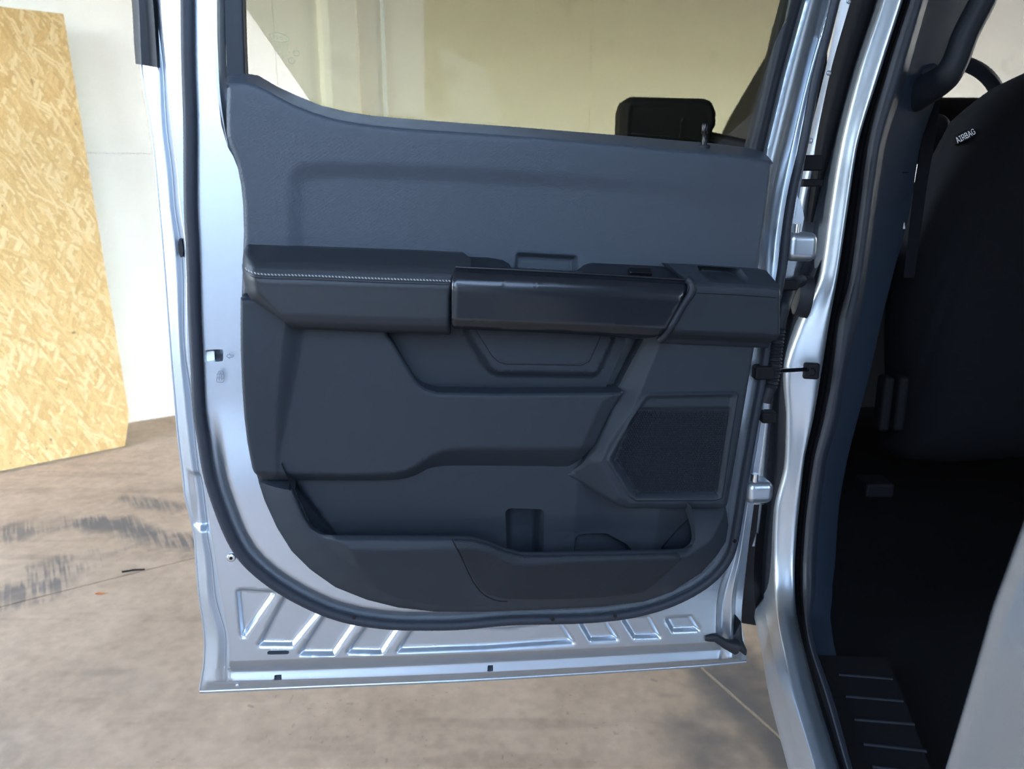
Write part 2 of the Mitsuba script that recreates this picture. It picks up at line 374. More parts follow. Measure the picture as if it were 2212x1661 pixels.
bm = relief(board_fr, bp, lambda u, v: .0 * u, .2)
core = relief(board_fr, bp.buffer(-.0005), lambda u, v: -.0006 + 0 * u, .2, base=-.018, back=True)
add("strand_board__face", bm, "strand_face", False, label="pale yellow face of pressed wood strands")
add("strand_board__core", core, "board_edge", False, label="green sealed edge")
labels["strand_board"] = {"label": "tall sheet of yellow strand board leaning against the cream wall", "category": "board"}

# ------------------------------------------------------------------ small things on the floor
lp = PZ(215, 1283, 0.0); th = np.linspace(0, 2 * math.pi, 20, endpoint=False)
lf = sg.Polygon([(lp[0] + .017 * math.cos(t) + .004 * math.cos(2 * t), lp[1] + .007 * math.sin(t)) for t in th])
p2, t2, _ = grid_in(lf, .003); lz = .0015 + .003 * ((p2[:, 0] - lp[0]) / .017) ** 2
add("dry_leaf", trimesh.Trimesh(np.c_[p2, lz], t2, process=False), "leaf", True, label="tiny orange dry leaf on the concrete left of the truck door", cat="leaf")
s0, s1 = PZ(263, 1235, .004), PZ(312, 1230, .004)
add("rubber_scrap", tube(resample(A([s0, (s0 + s1) / 2 + [0, .006, 0], s1]), .01), .0032, 8), "black_matte", 40, label="thin black strip of scrap lying across the floor crack", cat="scrap")

TRK, DR = "pickup_truck", "pickup_truck__rear_door"
labels[TRK] = {"label": "silver pickup truck with an open rear door and a dark interior", "category": "truck"}

TOPY = -330
def ext(px):
    "carries a polyline that ends at y = -70 on upwards"
    px = list(px)
    def more(a, b): k = (TOPY - a[1]) / (a[1] - b[1]); return (a[0] + (a[0] - b[0]) * k * .8, TOPY) + tuple(a[2:])
    if px[0][1] == -70: px = [more(px[0], px[1])] + px
    if px[-1][1] == -70: px = px + [more(px[-1], px[-2])]
    return px
# ------------------------------------------------------------------ rear door: sheet metal
hem_l = [(300, -70), (303, 60), (306, 140), (314, 206), (325, 263), (338.7, 380), (345, 450), (353, 541), (361, 644), (369, 752), (378, 860), (387, 958), (396.5, 1037), (398.4, 1061), (407, 1099), (421, 1162), (423.6, 1202), (431.8, 1297), (438, 1340), (442, 1380), (441, 1430), (436, 1465), (431.5, 1490)]
hem_b = [(431.5, 1494), (700, 1482.5), (980, 1471), (1100, 1464.5), (1330, 1450), (1520, 1438), (1611, 1429)]
edge_r = [(1615, 1418), (1606, 1390), (1599, 1345), (1601, 1302), (1610, 1218), (1618, 1150), (1630, 1060), (1645, 960), (1655, 880), (1668, 780), (1690, 680), (1712, 590), (1730, 490), (1739, 450), (1760, 325), (1792, 163), (1826, 20), (1850, -70)]
NH = -.05
hem_l, edge_r = ext(hem_l), ext(edge_r)
right_in = [(1762, -70), (1742, 0), (1697, 163), (1658, 325), (1630, 420)]
left_in = [(535, 420), (505, 340), (492, 318), (478, 270), (470, 200), (465, 100), (463, -70)]
right_in, left_in = ext(right_in), ext(left_in)
out_pts = [(x, y, NH) for x, y in catmull(hem_l, 4)] + [(x, y, NH) for x, y in hem_b] + [(x, y, -.03) for x, y in catmull(edge_r, 4)] + [(x, y, 0.) for x, y in right_in + left_in]
door_poly = sg.Polygon(door.D(out_pts)).buffer(0)
# pressed pockets between the ribs
ribs = [[(509, 1276), (520, 1272), (597, 1277), (592, 1290), (528, 1381), (518, 1374)], [(612, 1285), (700, 1318), (633, 1399), (553, 1398)], [(705, 1318), (780, 1335), (722, 1418), (640, 1418)],
        [(797, 1340), (870, 1350), (826, 1415), (744, 1414)], [(893, 1352), (1100, 1356), (1209, 1340), (1246, 1392), (1050, 1405), (852, 1412)], [(1244, 1336), (1306, 1334), (1341, 1385), (1274, 1388)],
        [(1339, 1334), (1404, 1330), (1432, 1380), (1369, 1382)], [(1434, 1335), (1493, 1329), (1517, 1365), (1453, 1368)]]
rib_polys = [poly(r, 0, r=.004) for r in ribs]
seal_px = [(405, -70), (406.5, 0), (408, 135), (412, 271), (413, 450), (417, 535), (421, 671), (426, 779), (429, 850), (430.5, 877), (440, 945), (453.6, 1026), (470, 1080), (494, 1143), (524, 1197), (564.7, 1238), (619, 1276), (687, 1311), (719, 1323.6), (787, 1340), (868, 1348), (980, 1348), (1100, 1338), (1235, 1335), (1344, 1326), (1425, 1307), (1507, 1269), (1547, 1237), (1577, 1191), (1589, 1140), (1602, 1058), (1618, 963), (1629, 900), (1639, 850), (1662, 705), (1686, 590), (1698, 489), (1713, 400), (1731, 325), (1762, 163), (1786, 68), (1803, 0), (1822, -70)]
seal_px = ext(seal_px)
seal_uv = line(seal_px, .004, k=5); seal_in = sg.Polygon(seal_uv).buffer(0)
cA, cB, cC, cD = (uline(ext(c), n) for c, n in (
    ([(x, y) for x, y in hem_l], NH),
    ([(318, -70), (330, 60), (343, 146), (349, 263), (362, 380), (368, 450), (379, 541), (389, 752), (398, 850), (415, 1000), (424, 1061), (436, 1162), (443, 1202), (451, 1297), (471, 1380), (470, 1430), (468, 1470)], -.032),
    ([(330, -70), (342, 60), (352, 146), (358, 263), (372, 380), (377, 450), (391, 541), (397, 752), (411, 850), (425, 1000), (434, 1061), (447, 1162), (455, 1202), (465, 1297), (487, 1380), (486, 1430), (486, 1470)], -.030),
    ([(345, -70), (352, 60), (360, 146), (370, 263), (384, 380), (390, 450), (402, 541), (404, 752), (419, 850), (434, 1000), (444, 1061), (458, 1162), (464, 1202), (480, 1297), (494, 1380), (496, 1430), (500, 1470)], 0.)))
bA, bB, bC, bD, bE = (vline(c, n) for c, n in (
    ([(400, 1432), (500, 1428), (560, 1426), (1100, 1408), (1500, 1389), (1640, 1382)], 0.),
    ([(400, 1454), (600, 1450), (1100, 1430), (1480, 1409), (1640, 1400)], -.018),
    ([(400, 1470), (600, 1466), (1100, 1447), (1480, 1425), (1640, 1414)], -.020),
    ([(400, 1480), (600, 1474), (1100, 1457), (1480, 1434), (1640, 1422)], -.042),
    ([(400, 1495), (600, 1487), (1100, 1464), (1520, 1438), (1640, 1427)], NH)))
rA, rB, rC, rD, rL = (uline(ext(c), n) for c, n in (
    ([(1540, 1470), (1545, 1400), (1548, 1300), (1575, 1200), (1590, 1100), (1612, 960), (1640, 780), (1655, 600), (1668, 450), (1708, 280), (1738, 160), (1772, 20), (1795, -70)], 0.),
    ([(1555, 1470), (1560, 1400), (1563, 1300), (1590, 1200), (1605, 1100), (1628, 960), (1655, 780), (1672, 600), (1692, 450), (1728, 280), (1757, 160), (1797, 20), (1820, -70)], -.02),
    ([(1575, 1470), (1580, 1400), (1582, 1300), (1600, 1200), (1615, 1100), (1640, 960), (1665, 780), (1690, 600), (1712, 450), (1740, 280), (1768, 160), (1812, 20), (1836, -70)], -.012),
    (list(edge_r), -.03), ([(1510, 1470), (1500, 1200), (1560, 960), (1600, 700), (1630, 450), (1658, 325), (1697, 163), (1742, 0), (1762, -70)], 0.)))
def piece(x, xs, hs):
    "height that runs through hs at the (per point) places xs"
    h = np.full(len(x), hs[0], float)
    for a, b, ha, hb in zip(xs[:-1], xs[1:], hs[:-1], hs[1:]):
        t = np.clip((x - a) / np.where(np.abs(b - a) < 1e-5, 1e-5, b - a), 0, 1); t = t * t * (3 - 2 * t) * .5 + t * .5; h = np.where(x >= np.minimum(a, b), ha + (hb - ha) * t, h)
    return h
cavity = poly([(640, 420), (1600, 440), (1590, 640), (1560, 1080), (1520, 1180), (1440, 1255), (1380, 1270), (900, 1280), (740, 1225), (660, 1140), (600, 1000), (590, 700)], 0)
notch = [poly(q, 0) for q in ([(396, 1040), (440, 1046), (452, 1165), (410, 1160)],)]
def metal_h(u, v):
    h = piece(u, [cA(v), cB(v), cC(v), cD(v)], [NH, -.030, -.034, 0])
    hb = piece(-v, [-bA(u), -bB(u), -bC(u), -bD(u), -bE(u)], [0, -.020, -.016, -.044, NH])
    h = np.minimum(h, hb)
    up = sst(door.D([(1700, 700)])[0, 1], door.D([(1700, 500)])[0, 1], v)
    h = np.minimum(h, piece(u, [rA(v), rB(v), rC(v), rD(v)], [0, -.022, -.014, -.050]))
    tl = np.clip((u - rL(v)) / np.maximum(rA(v) - rL(v), .004), 0, 1); h = h - up * .010 * (tl - .30) ** 2 / .49 * (u > rL(v))
    for q in notch: h = h - .010 * sst(.006, -.006, sdist(q, u, v)) * sst(.0, -.012, h + .02 - .02)
    for q in rib_polys: h = h - .0085 * sst(.001, -.0068, sdist(q, u, v))
    m = shapely.contains_xy(seal_in, u, v); d = ldist(seal_uv[::3], u, v)
    h = h + np.where(m, .011 * sst(.012, .028, d), 0) * sst(door.D([(1000, 850)])[0, 1], door.D([(1000, 1060)])[0, 1], v)
    h = h - .035 * sst(-.006, -.014, sdist(cavity, u, v))
    return h
slot = poly([(577, 1406), (625, 1405), (625, 1413), (577, 1414)], 0, r=.0025)
latch = poly([(443, 756), (482, 754), (482, 780), (441, 784)], 0, r=.002)
n1, n2 = poly([(593, 1458), (608, 1457.5), (608, 1467), (592.5, 1468)], -.018), poly([(1053, 1438), (1065, 1437.5), (1065, 1448), (1053, 1449)], -.018)
holed = door_poly.difference(so.unary_union([slot, latch, n1, n2]))
feats = [np.asarray(q.buffer(d).exterior.coords) for q in rib_polys for d in (.001, -.002, -.0045, -.0068) if not q.buffer(d).is_empty]
feats += [line(c, n) for c, n in ((hem_l, NH),)]
for ln in (cB, cC, cD, rA, rB, rC):
    vv = np.linspace(door.D([(430, 1470)])[0, 1], door.D([(300, -60)])[0, 1], 200); feats += [np.c_[ln(vv) + d, vv] for d in (-.0025, -.0012, 0, .0012, .0025)]
for ln in (bA, bB, bC, bD):
    uu = np.linspace(door.D([(500, 1470)])[0, 0], door.D([(1600, 1420)])[0, 0], 250); feats += [np.c_[uu, ln(uu) + d] for d in (-.0025, -.0012, 0, .0012, .0025)]
add(DR, relief(door, holed, metal_h, .0042, feats, base=-.055), "silver_paint", True, label="open silver rear door with a dark grey inner trim")
skin = sg.Polygon(door.D([(x - 1, y, -.06) for x, y in catmull(hem_l, 3)] + [(x, y + 1, -.06) for x, y in hem_b] + [(x, y, -.06) for x, y in edge_r[:14]] + [(1640, 320, -.06), (1300, 300, -.06), (1000, 280, -.06), (750, 262, -.06), (560, 190, -.06), (528, 165, -.06), (500, 150, -.06), (420, 100, -.06), (400, -330, -.06)])).buffer(0)
add(DR + "__outer_skin", relief(door, skin, lambda u, v: -.056 + 0 * u, .03, base=-.060, back=True), "silver_paint", 30, label="silver outer door skin")
# hem edge: a folded bead round the rim
hp = door.P(door.D(catmull(hem_l[3:], 4), NH), NH - .001)
add(DR + "__hem_edge", tube(hp, .0022, 8), "silver_paint", 60)
hp = door.P(door.D(hem_b, NH), NH - .001)
add(DR + "__hem_edge", tube(resample(hp, .01), .0030, 8), "silver_paint", 60)

# seal round the door
sp3 = door.P(seal_uv, .007)
sps = resample(sp3, .008)
add(DR + "__weatherstrip", tube(sps, np.interp(sps[:, 0], [-.5, -.3, .35, .5], [.0088, .0085, .0078, .0062]), 14), "soft_seal", 60, label="black rubber weatherstrip round the door")
for x, y in ((765, 1334), (1194, 1338), (1329, 1331), (1587, 1169)):
    q = door.D([(x, y)], .016)[0]; c = door.P([q], .0145)[0]
    add(DR + "__clip", cyl(c, c + DN * .002, .003, 14), "black_gloss", 40)
# window frame: inner black run and left frame strip
fl = [(500, -70), (500, 0), (502, 80), (503, 150)]
def strip(pxa, pxb, na, nb_, samples=40): return loft([door.P(door.D(pxa, na), na), door.P(door.D(pxb, nb_), nb_)], samples)
def bar(px_rails, ns, key, bsdf, samples=50, across=3, smooth=50, label=None):
    rails = [door.P(door.D(ext(p), n), n) for p, n in zip(px_rails, ns)]
    return add(DR + "__" + key, loft(rails, samples, across, True, True), bsdf, smooth, label=label)
bar([[(462, -70), (464, 100), (470, 200), (484, 280), (492, 315)], [(468, -70), (470, 100), (475, 200), (487, 285), (494, 318)], [(486, -70), (488, 100), (490, 200), (492, 290), (497, 322)]], [.005, .0055, -.010], "frame_rib", "silver_paint")
bar([[(484, -70), (487, 60), (490, 165)], [(505, -70), (508, 60), (512, 165)], [(522, -70), (525, 60), (529, 165)], [(526, -70), (529, 60), (533, 160)]], [-.004, -.006, -.008, -.03], "window_channel", "trim_plastic", label="grey-black window channel strip")
bar([[(520, -70), (523, 60), (527, 165)], [(531, -70), (533, 60), (537, 165)]], [-.012, -.04], "glass_run", "black_rubber", label="black glass run")
bar([[(1706, -70), (1685, 0), (1636, 200), (1605, 330)], [(1715, -70), (1693, 0), (1658, 163), (1618, 330)], [(1740, -70), (1718, 0), (1674, 163), (1635, 330)], [(1760, -70), (1738, 0), (1692, 163), (1655, 330)], [(1766, -70), (1743, 0), (1698, 163), (1659, 330)]], [-.03, -.012, -.006, -.018, -.002], "glass_run", "black_rubber")
hd0, hd1 = door.P(door.D([(430, -335)], -.01), -.01)[0], door.P(door.D([(1930, -335)], -.01), -.01)[0]
add(DR + "__frame_header", rbox((hd0 + hd1) / 2, (np.linalg.norm(hd1 - hd0) / 2, .022, .025), (unit(hd1 - hd0), unit(np.cross(DN, unit(hd1 - hd0))), DN), .012), "silver_paint", 50)
# upper black cover of the door's rear edge
bar([[(276, -70), (284, 0), (290, 100), (293, 138)], [(291, -70), (299, 0), (304, 100), (306, 140)], [(308, -70), (315, 0), (321, 100), (323, 143)], [(322, -70), (330, 0), (337, 100), (340, 146)], [(330, -70), (338, 0), (344, 100), (346, 146)]], [-.055, -.022, -.024, -.018, -.03], "edge_cover", "black_rubber", label="black cover on the rear edge of the window frame")

# glass
glass_px = [(530, -325), (534, -80), (536, 100), (540, 170), (600, 215), (700, 255), (860, 285), (1200, 310), (1500, 335), (1650, 350), (1660, 200), (1700, -80), (1780, -325)]
gp = poly([(x, y) for x, y in glass_px], -.03)
scene["tinted_glass"] = {"type": "thindielectric", "int_ior": 1.52, "specular_transmittance": {"type": "rgb", "value": [.54, .53, .38]}, "specular_reflectance": {"type": "rgb", "value": [1., 1., 1.]}}
vG = door.D([(1000, 270)], -.03)[0, 1]
def glass_n(u, v): return -.034 + .16 * (v - vG)
add(DR + "__window", relief(door, gp, glass_n, .2), "tinted_glass", False, label="tinted side window with a white etched mark")
# etched mark, reversed as it is seen from inside
def ground_text(s, px, hpx, n, key, ang=0., mirror=True, squash=1.0, fr=door, bsdf="white_print", label=None, prefix=DR):
    c, e = fr.D([px], n)[0], fr.D([(px[0], px[1] - hpx)], n)[0]; h = np.linalg.norm(e - c)
    m = meshkit.text_mesh(s, h, .0004); v = m.vertices.copy(); w = v[:, 0].max() + v[:, 0].min(); v[:, 0] -= w / 2; v[:, 0] *= squash
    if mirror: v[:, 0] *= -1
    x, y = v[:, 0] * math.cos(ang) - v[:, 1] * math.sin(ang), v[:, 0] * math.sin(ang) + v[:, 1] * math.cos(ang)
    f = m.faces[:, ::-1] if mirror else m.faces
    return trimesh.Trimesh(fr.P(np.c_[x + c[0], y + c[1]], n + v[:, 2]), f, process=False)
def ring(px, rx, ry, w, n, fr=door, ang=-.12):
    c = fr.D([px], n)[0]; k = np.linalg.norm(fr.D([(px[0] + 1, px[1])], n)[0] - c); t = np.linspace(0, 2 * math.pi, 48)
    q = np.c_[rx * k * np.cos(t), ry * k * np.sin(t)] @ A([[math.cos(ang), math.sin(ang)], [-math.sin(ang), math.cos(ang)]]) + c
    return tube(fr.P(q, n), w * k, 6, closed=False)
MK = -.0296
mk = [ring((603, 81), 21.5, 9, .8, MK), ground_text("Ford", (603, 86), 11, MK, "", -.13, True, 1.15)]
for i, (s, y, h) in enumerate((("TEMPERED", 97, 4), ("AS2 M41", 104, 4), ("DOT 27", 111, 4.5), ("43R-00", 118, 4.5), ("E6 SC", 125, 4))):
    mk.append(ground_text(s, (606 + 2 * (i % 2), y), h, MK, "", -.10, True, 1.3))
mk += [ring((640, 115), 7, 5.5, .8, MK), ground_text("E", (640, 118), 5, MK, "", 0), ring((630, 131), 7, 6, .8, MK), ground_text("C", (630, 134), 5, MK, "", 0), ground_text("T", (626, 117), 5, MK, "", 0)]
add(DR + "__glass_mark", join(*mk), "white_print", False, label="white maker's mark etched on the window, reversed")

# ------------------------------------------------------------------ rear door: trim
led = [(532.6, 148), (558, 163), (599, 187), (640, 206), (694, 228), (748, 241), (802, 249.5), (860, 255), (1000, 266), (1100, 273), (1200, 281), (1335, 292), (1471, 304), (1536, 309), (1615, 319), (1650, 328), (1668, 346)]
cre = [(488, 182), (531, 181), (558, 188), (599, 210), (667, 242), (748, 264), (860, 278), (1000, 288), (1200, 302), (1335, 314), (1471, 327), (1560, 335), (1640, 345), (1672, 352)]
LN = -.004
upper_px = [(490.5, 180, .036), (494, 170, .03), (499, 165, .02), (515, 163, .0), (531, 162, LN)] + [(x, y, LN) for x, y in led[1:-2]] + [(1651, 328, .005), (1663, 336, .02), (1668, 350, .034), (1662, 408, .034), (1656, 450, .034), (1638, 580, .034), (1630, 640, .034), (522, 640, .034), (527, 500, .034), (525, 440, .034), (521, 400, .034), (512, 355, .034), (496, 312, .034), (490, 293, .034), (489, 244, .034)]
upper = sg.Polygon(door.D(upper_px)).buffer(0)
vc = vline(cre, .038); vl = vline([(480, 150)] + led + [(1690, 348)], LN)
rec = poly([(640, 640), (640, 395), (648, 378), (662, 371), (700, 368), (900, 373), (1200, 390), (1480, 411), (1640, 424), (1640, 640)], .034)
cup = poly([(1117, 548), (1246, 555), (1252, 640), (1108, 640)], .034, r=.004)
def upper_h(u, v):
    e = v - vc(u); top = np.maximum(vl(u) - vc(u), .004)
    t = np.clip(e / top, 0, 1); h = .040 + (LN - .040) * t
    k = .5 * (np.sqrt(e * e + .004 ** 2) - np.abs(e)); h = h - k * 1.0
    fade = 1 - sst(door.D([(1050, 400)])[0, 0], door.D([(1560, 400)])[0, 0], u)
    h = h - .0060 * sst(.014, -.013, sdist(rec, u, v)) * (.25 + .75 * fade)
    h = h - .014 * sst(.003, -.006, sdist(cup, u, v))
    sd = sdist(upper, u, v); edge = (e < -.003)
    return np.where(edge, h - .006 * np.clip(1 + sd / .007, 0, 1) ** 2, h)
uu = np.linspace(upper.bounds[0], upper.bounds[2], 300)
lowhalf = sg.Polygon(np.vstack([np.c_[uu, vc(uu) + .0018], [[uu[-1] + .1, upper.bounds[1] - .1], [uu[0] - .1, upper.bounds[1] - .1]]])).buffer(0)
ledge_poly = max(getattr((g_ := upper.difference(lowhalf)), "geoms", [g_]), key=lambda g: g.area); upper_low = upper.intersection(lowhalf)
mat("ledge_plastic", pr((.026, .031, .040), .38, 0, .65))
add(DR + "__belt_ledge", relief(door, ledge_poly, upper_h, .0028, base=lambda u, v: -.012 + 0 * u), "ledge_plastic", True, label="smooth ledge along the bottom of the window")
add(DR + "__upper_trim", relief(door, upper_low, upper_h, .0034, [np.c_[uu, vc(uu)], np.c_[uu, vc(uu) - .004], np.c_[uu, vc(uu) + .003]] + [np.asarray(cup.buffer(d).exterior.coords) for d in (.003, .0015, 0, -.002, -.004, -.006)], base=lambda u, v: -.012 + 0 * u), "trim_weave", 40, label="blue-grey upper trim with a fine woven grain")
# lock rod
lr0 = door.P(door.D([(1521, 316)], .012), .012)[0]; lr1 = door.P(door.D([(1522.5, 266)], .012), .012)[0]; ax = unit(lr1 - lr0); Lr = np.linalg.norm(lr1 - lr0)
add(DR + "__lock_rod", tube([lr0 + ax * t * Lr for t in (0, .25, .3, .5, .6, .7, .9, 1.)], [.004, .004, .0032, .0030, .0044, .0046, .0044, .0028], 16), "black_gloss", 60, label="black lock rod button")
add(DR + "__lock_grommet", tube([lr0 - ax * .004, lr0 + ax * .001, lr0 + ax * .002], [.0085, .0085, .006], 20), "trim_dark", 50)

# middle panel (front of the map pocket)
mid_px = [(523, 640), (832, 640), (836, 724), (849, 741), (870.6, 778), (897.7, 822), (908, 832), (919, 839), (946, 847.5), (1080, 850), (1340, 848), (1346, 843), (1346, 848), (1317, 906), (1282, 979), (1262, 1011), (1233, 1038.5), (1140, 1037), (982, 1036), (941, 1038), (887, 1048), (846, 1051), (567, 1050.5), (559, 1048), (545, 1008.5), (535.6, 954), (530, 900), (526, 832), (523.4, 751)]
mid = poly(mid_px, .052)
facR = poly([(1346, 840), (1300, 868), (1255, 966), (1233, 1040), (1400, 1040)], .055)
facB = vline([(500, 1017), (600, 1019), (850, 1019), (880, 1012), (941, 977), (975, 966), (1080, 964), (1250, 962), (1400, 960)], .055)
botv = vline([(500, 1050), (567, 1050.5), (846, 1051), (887, 1048), (941, 1038), (982, 1036), (1140, 1037), (1233, 1038.5), (1400, 1039)], .052)
f1, f2 = uline([(627, 640), (613, 732), (597, 930), (596, 1000), (596, 1060)], .06), uline([(667, 640), (656, 732), (616, 930), (604, 990), (598, 1060)], .055)
def mid_h(u, v):
    h = piece(u, [f1(v), f2(v)], [.072, .056]) - .008 * 0
    w = np.clip((f2(v) - f1(v)) / .028, 0, 1); h = .056 + (h - .056) * w
    t = np.clip((facB(u) - v) / np.maximum(facB(u) - botv(u), .006), 0, 1)
    tt = np.sqrt(t * t + .012) - np.sqrt(.012); drop = np.minimum(h - .010, 1.12 * np.maximum(facB(u) - botv(u), .006)); h = h - drop * np.clip(tt / (math.sqrt(1.012) - math.sqrt(.012)), 0, 1)
    sd = sdist(facR, u, v); h = h - np.clip(-sd, 0, .06) * .42
    s2 = sdist(mid, u, v); return h - .004 * np.clip(1 + s2 / .0045, 0, 1) ** 2
vv = np.linspace(mid.bounds[1], mid.bounds[3], 120); uu = np.linspace(mid.bounds[0], mid.bounds[2], 200)
add(DR + "__pocket_panel", relief(door, mid, mid_h, .0036, [np.c_[f1(vv), vv], np.c_[f2(vv), vv], np.c_[uu, facB(uu)], np.asarray(facR.exterior.coords), np.asarray(mid.buffer(-.0022).exterior.coords), np.asarray(mid.buffer(-.0045).exterior.coords)], base=lambda u, v: .004 + 0 * u), "trim_plastic", 40, label="grey plastic panel in front of the map pocket")
# back of the map pocket
pb = poly([(800, 640), (1366, 640), (1350, 744), (1303, 850), (1290, 900), (900, 900), (820, 760)], .018)
bumpo = poly([(985, 640), (1001, 724), (1039, 784), (1055, 806), (1072, 814), (1285, 817), (1298, 808), (1330, 740), (1345, 640)], .024, r=.006)
def pb_h(u, v):
    sd = sdist(bumpo, u, v); return .018 + .012 * sst(.001, -.011, sd) - .02 * np.clip((door.D([(1000, 830)], .02)[0, 1] - v) / .04, 0, 1) * .4
add(DR + "__map_pocket", relief(door, pb, pb_h, .0034, [np.asarray(bumpo.buffer(d).exterior.coords) for d in (.001, -.005, -.010)], base=.002), "trim_plastic", 45)
ins = poly([(1016, 690), (1034, 722), (1064, 770), (1077.5, 782), (1094, 786.5), (1256, 789), (1273, 781), (1295, 733), (1310, 690)], .031)
add(DR + "__pocket_insert", relief(door, ins, lambda u, v: .0322 - .0010 * np.clip(1 + sdist(ins, u, v) / .0012, 0, 1), .004, [np.asarray(ins.buffer(-.0012).exterior.coords)], base=.026), "trim_plastic", 30)
add(DR + "__insert_seam", tube(door.P(np.asarray(ins.exterior.coords), .0306), .0007, 6, closed=False), "black_matte", False)

# speaker surround and grille
spk = poly([(1370, 700), (1396, 735), (1392, 744), (1340.5, 845), (1305, 925), (1262, 1011), (1233, 1039), (1314, 1082), (1338, 1096), (1361, 1102.5), (1480, 1102), (1572, 1100), (1580, 1060), (1598, 950), (1617, 825), (1628, 757), (1634, 700)], .044)
lfA = line([(1440, 700), (1425, 748), (1367.7, 887), (1318, 955), (1298, 1000), (1345, 1080), (1365, 1092), (1580, 1090)], .05, k=0)
core = poly([(1440, 690), (1425, 748), (1367.7, 887), (1318, 955), (1298, 1000), (1340, 1075), (1365, 1088), (1565, 1090), (1640, 700), (1640, 690)], .05)
ringo = poly([(1390, 856), (1402, 848.5), (1588, 846), (1596, 853), (1580, 950), (1561, 1078), (1545, 1082), (1374, 1083), (1358, 1072), (1312, 998), (1314, 985), (1361, 900)], .05, r=.003)
gri = poly([(1379, 881), (1580, 880), (1577, 906), (1553, 1068), (1377, 1072), (1323, 995), (1358, 909)], .046, r=.0025)
def spk_h(u, v):
    h = .048 - .85 * np.clip(sdist(core, u, v), 0, .04) * .75
    sr = sdist(ringo, u, v); h = h + .003 * sst(.001, -.002, sr) - .006 * sst(-.004, -.010, sr)
    h = h - .004 * sst(0, -.003, sdist(gri, u, v))
    s2 = sdist(spk, u, v); return h - .003 * np.clip(1 + s2 / .004, 0, 1) ** 2
add(DR + "__speaker_surround", relief(door, spk, spk_h, .0032, [np.asarray(core.exterior.coords)] + [np.asarray(q.buffer(d).exterior.coords) for q, d in ((ringo, .001), (ringo, -.002), (ringo, -.004), (ringo, -.010), (gri, 0.), (gri, -.003))], base=lambda u, v: .004 + 0 * u), "trim_plastic", 40)
# grille: a sheet of small raised rims round hex holes
gi = gri.buffer(-.003); gu = []
pit = .0040; gx0, gy0, gx1, gy1 = gi.bounds
hx = [(gx0 + (i + .5 * (j % 2)) * pit, gy0 + j * pit * .866) for j in range(int((gy1 - gy0) / pit / .866) + 1) for i in range(int((gx1 - gx0) / pit) + 1)]
hx = A(hx); hx = hx[shapely.contains_xy(gi.buffer(-pit * .5), hx[:, 0], hx[:, 1])]
an = np.arange(6) * math.pi / 3 + math.pi / 6
ri, ro = pit * .34, pit * .56
V, Fc = [], []
for c in hx:
    b0 = len(V) * 12
    o_ = door.P(c + ro * np.c_[np.cos(an), np.sin(an)], .0448); i_ = door.P(c + ri * np.c_[np.cos(an), np.sin(an)], .0436)
    V.append(np.vstack([o_, i_]))
    for k in range(6): m = (k + 1) % 6; Fc += [[b0 + k, b0 + m, b0 + 6 + m], [b0 + k, b0 + 6 + m, b0 + 6 + k]]
add(DR + "__speaker_grille", trimesh.Trimesh(np.vstack(V), A(Fc), process=False), "trim_dark", False, label="dark perforated speaker grille", kind="stuff")

# lower pocket
low_out = [(557, 1045), (569.5, 1084), (596.6, 1144), (629, 1195.6), (670, 1236), (724, 1274), (792, 1301), (860, 1318), (941, 1327), (1045, 1327), (1171, 1322.5), (1298, 1316), (1393, 1305), (1456, 1283), (1519, 1242), (1551, 1207), (1572, 1175), (1578, 1140), (1574, 1110), (1572, 1100), (1500, 1085), (1300, 1000), (600, 985), (540, 985)]
ope = poly([(606, 1003), (628, 1052), (659, 1125), (675, 1147), (697, 1157.7), (973.6, 1159), (1022, 1160), (1054, 1169), (1092, 1185), (1127, 1194), (1171, 1194), (1481, 1188), (1497, 1181), (1503, 1170), (1504, 1150), (1497, 1106), (1490, 1060), (1330, 1000), (1200, 1003)], .07, r=.003)
low_full = poly(low_out, .03); low = low_full.difference(ope)
lipv = vline([(560, 1150), (607, 1170), (643, 1179), (982, 1183), (1032, 1185), (1092, 1210), (1114, 1217.5), (1171, 1216.5), (1469, 1206), (1551, 1204), (1600, 1204)], .078)
botl = vline([(500, 980), (540, 990), (557, 1047), (596.6, 1144), (629, 1195.6), (670, 1236), (724, 1274), (792, 1301), (860, 1318), (941, 1327), (1171, 1322.5), (1393, 1305), (1456, 1283), (1519, 1242), (1551, 1207), (1572, 1175), (1600, 1100)], .03)
def low_h(u, v):
    e = lipv(u) - v
    h = .080 - .33 * (np.sqrt(np.maximum(e, 0) ** 2 + .006 ** 2) - .006)
    h = np.where(e < 0, .080 + .30 * e, h - .12 * np.clip(e, 0, .02))
    h = np.where(v > botv(u) - .003, np.minimum(h, .020), h)
    sd = sdist(low_full, u, v); h = np.minimum(h, .022 + 1.1 * np.clip(-sd, 0, 1) * (1 - np.clip(-sd, 0, .06) * 6))
    so_ = np.abs(sdist(ope, u, v)); return h - .006 * np.clip(1 - so_ / .0055, 0, 1) ** 2
uu = np.linspace(low_full.bounds[0], low_full.bounds[2], 300)
add(DR + "__lower_panel", relief(door, low, low_h, .0036, [np.c_[uu, lipv(uu)], np.c_[uu, lipv(uu) - .005], np.asarray(ope.buffer(.0028).exterior.coords), np.asarray(ope.buffer(.0055).exterior.coords)], base=lambda u, v: np.where(sdist(ope, u, v) < .001, .066, .004)), "trim_plastic", 45, label="lower trim panel with the bottle pocket")
insl = poly([(976, 1162), (1022, 1163), (1054, 1172), (1092, 1188), (1127, 1197.5), (1171, 1197.5), (1466, 1191), (1472, 1210), (1440, 1255), (1399, 1299), (1300, 1311), (1171, 1314), (1100, 1311), (1058, 1302), (1038.6, 1286)], .078).difference(ope.buffer(.002))
insl = max(getattr(insl, "geoms", [insl]), key=lambda g: g.area)
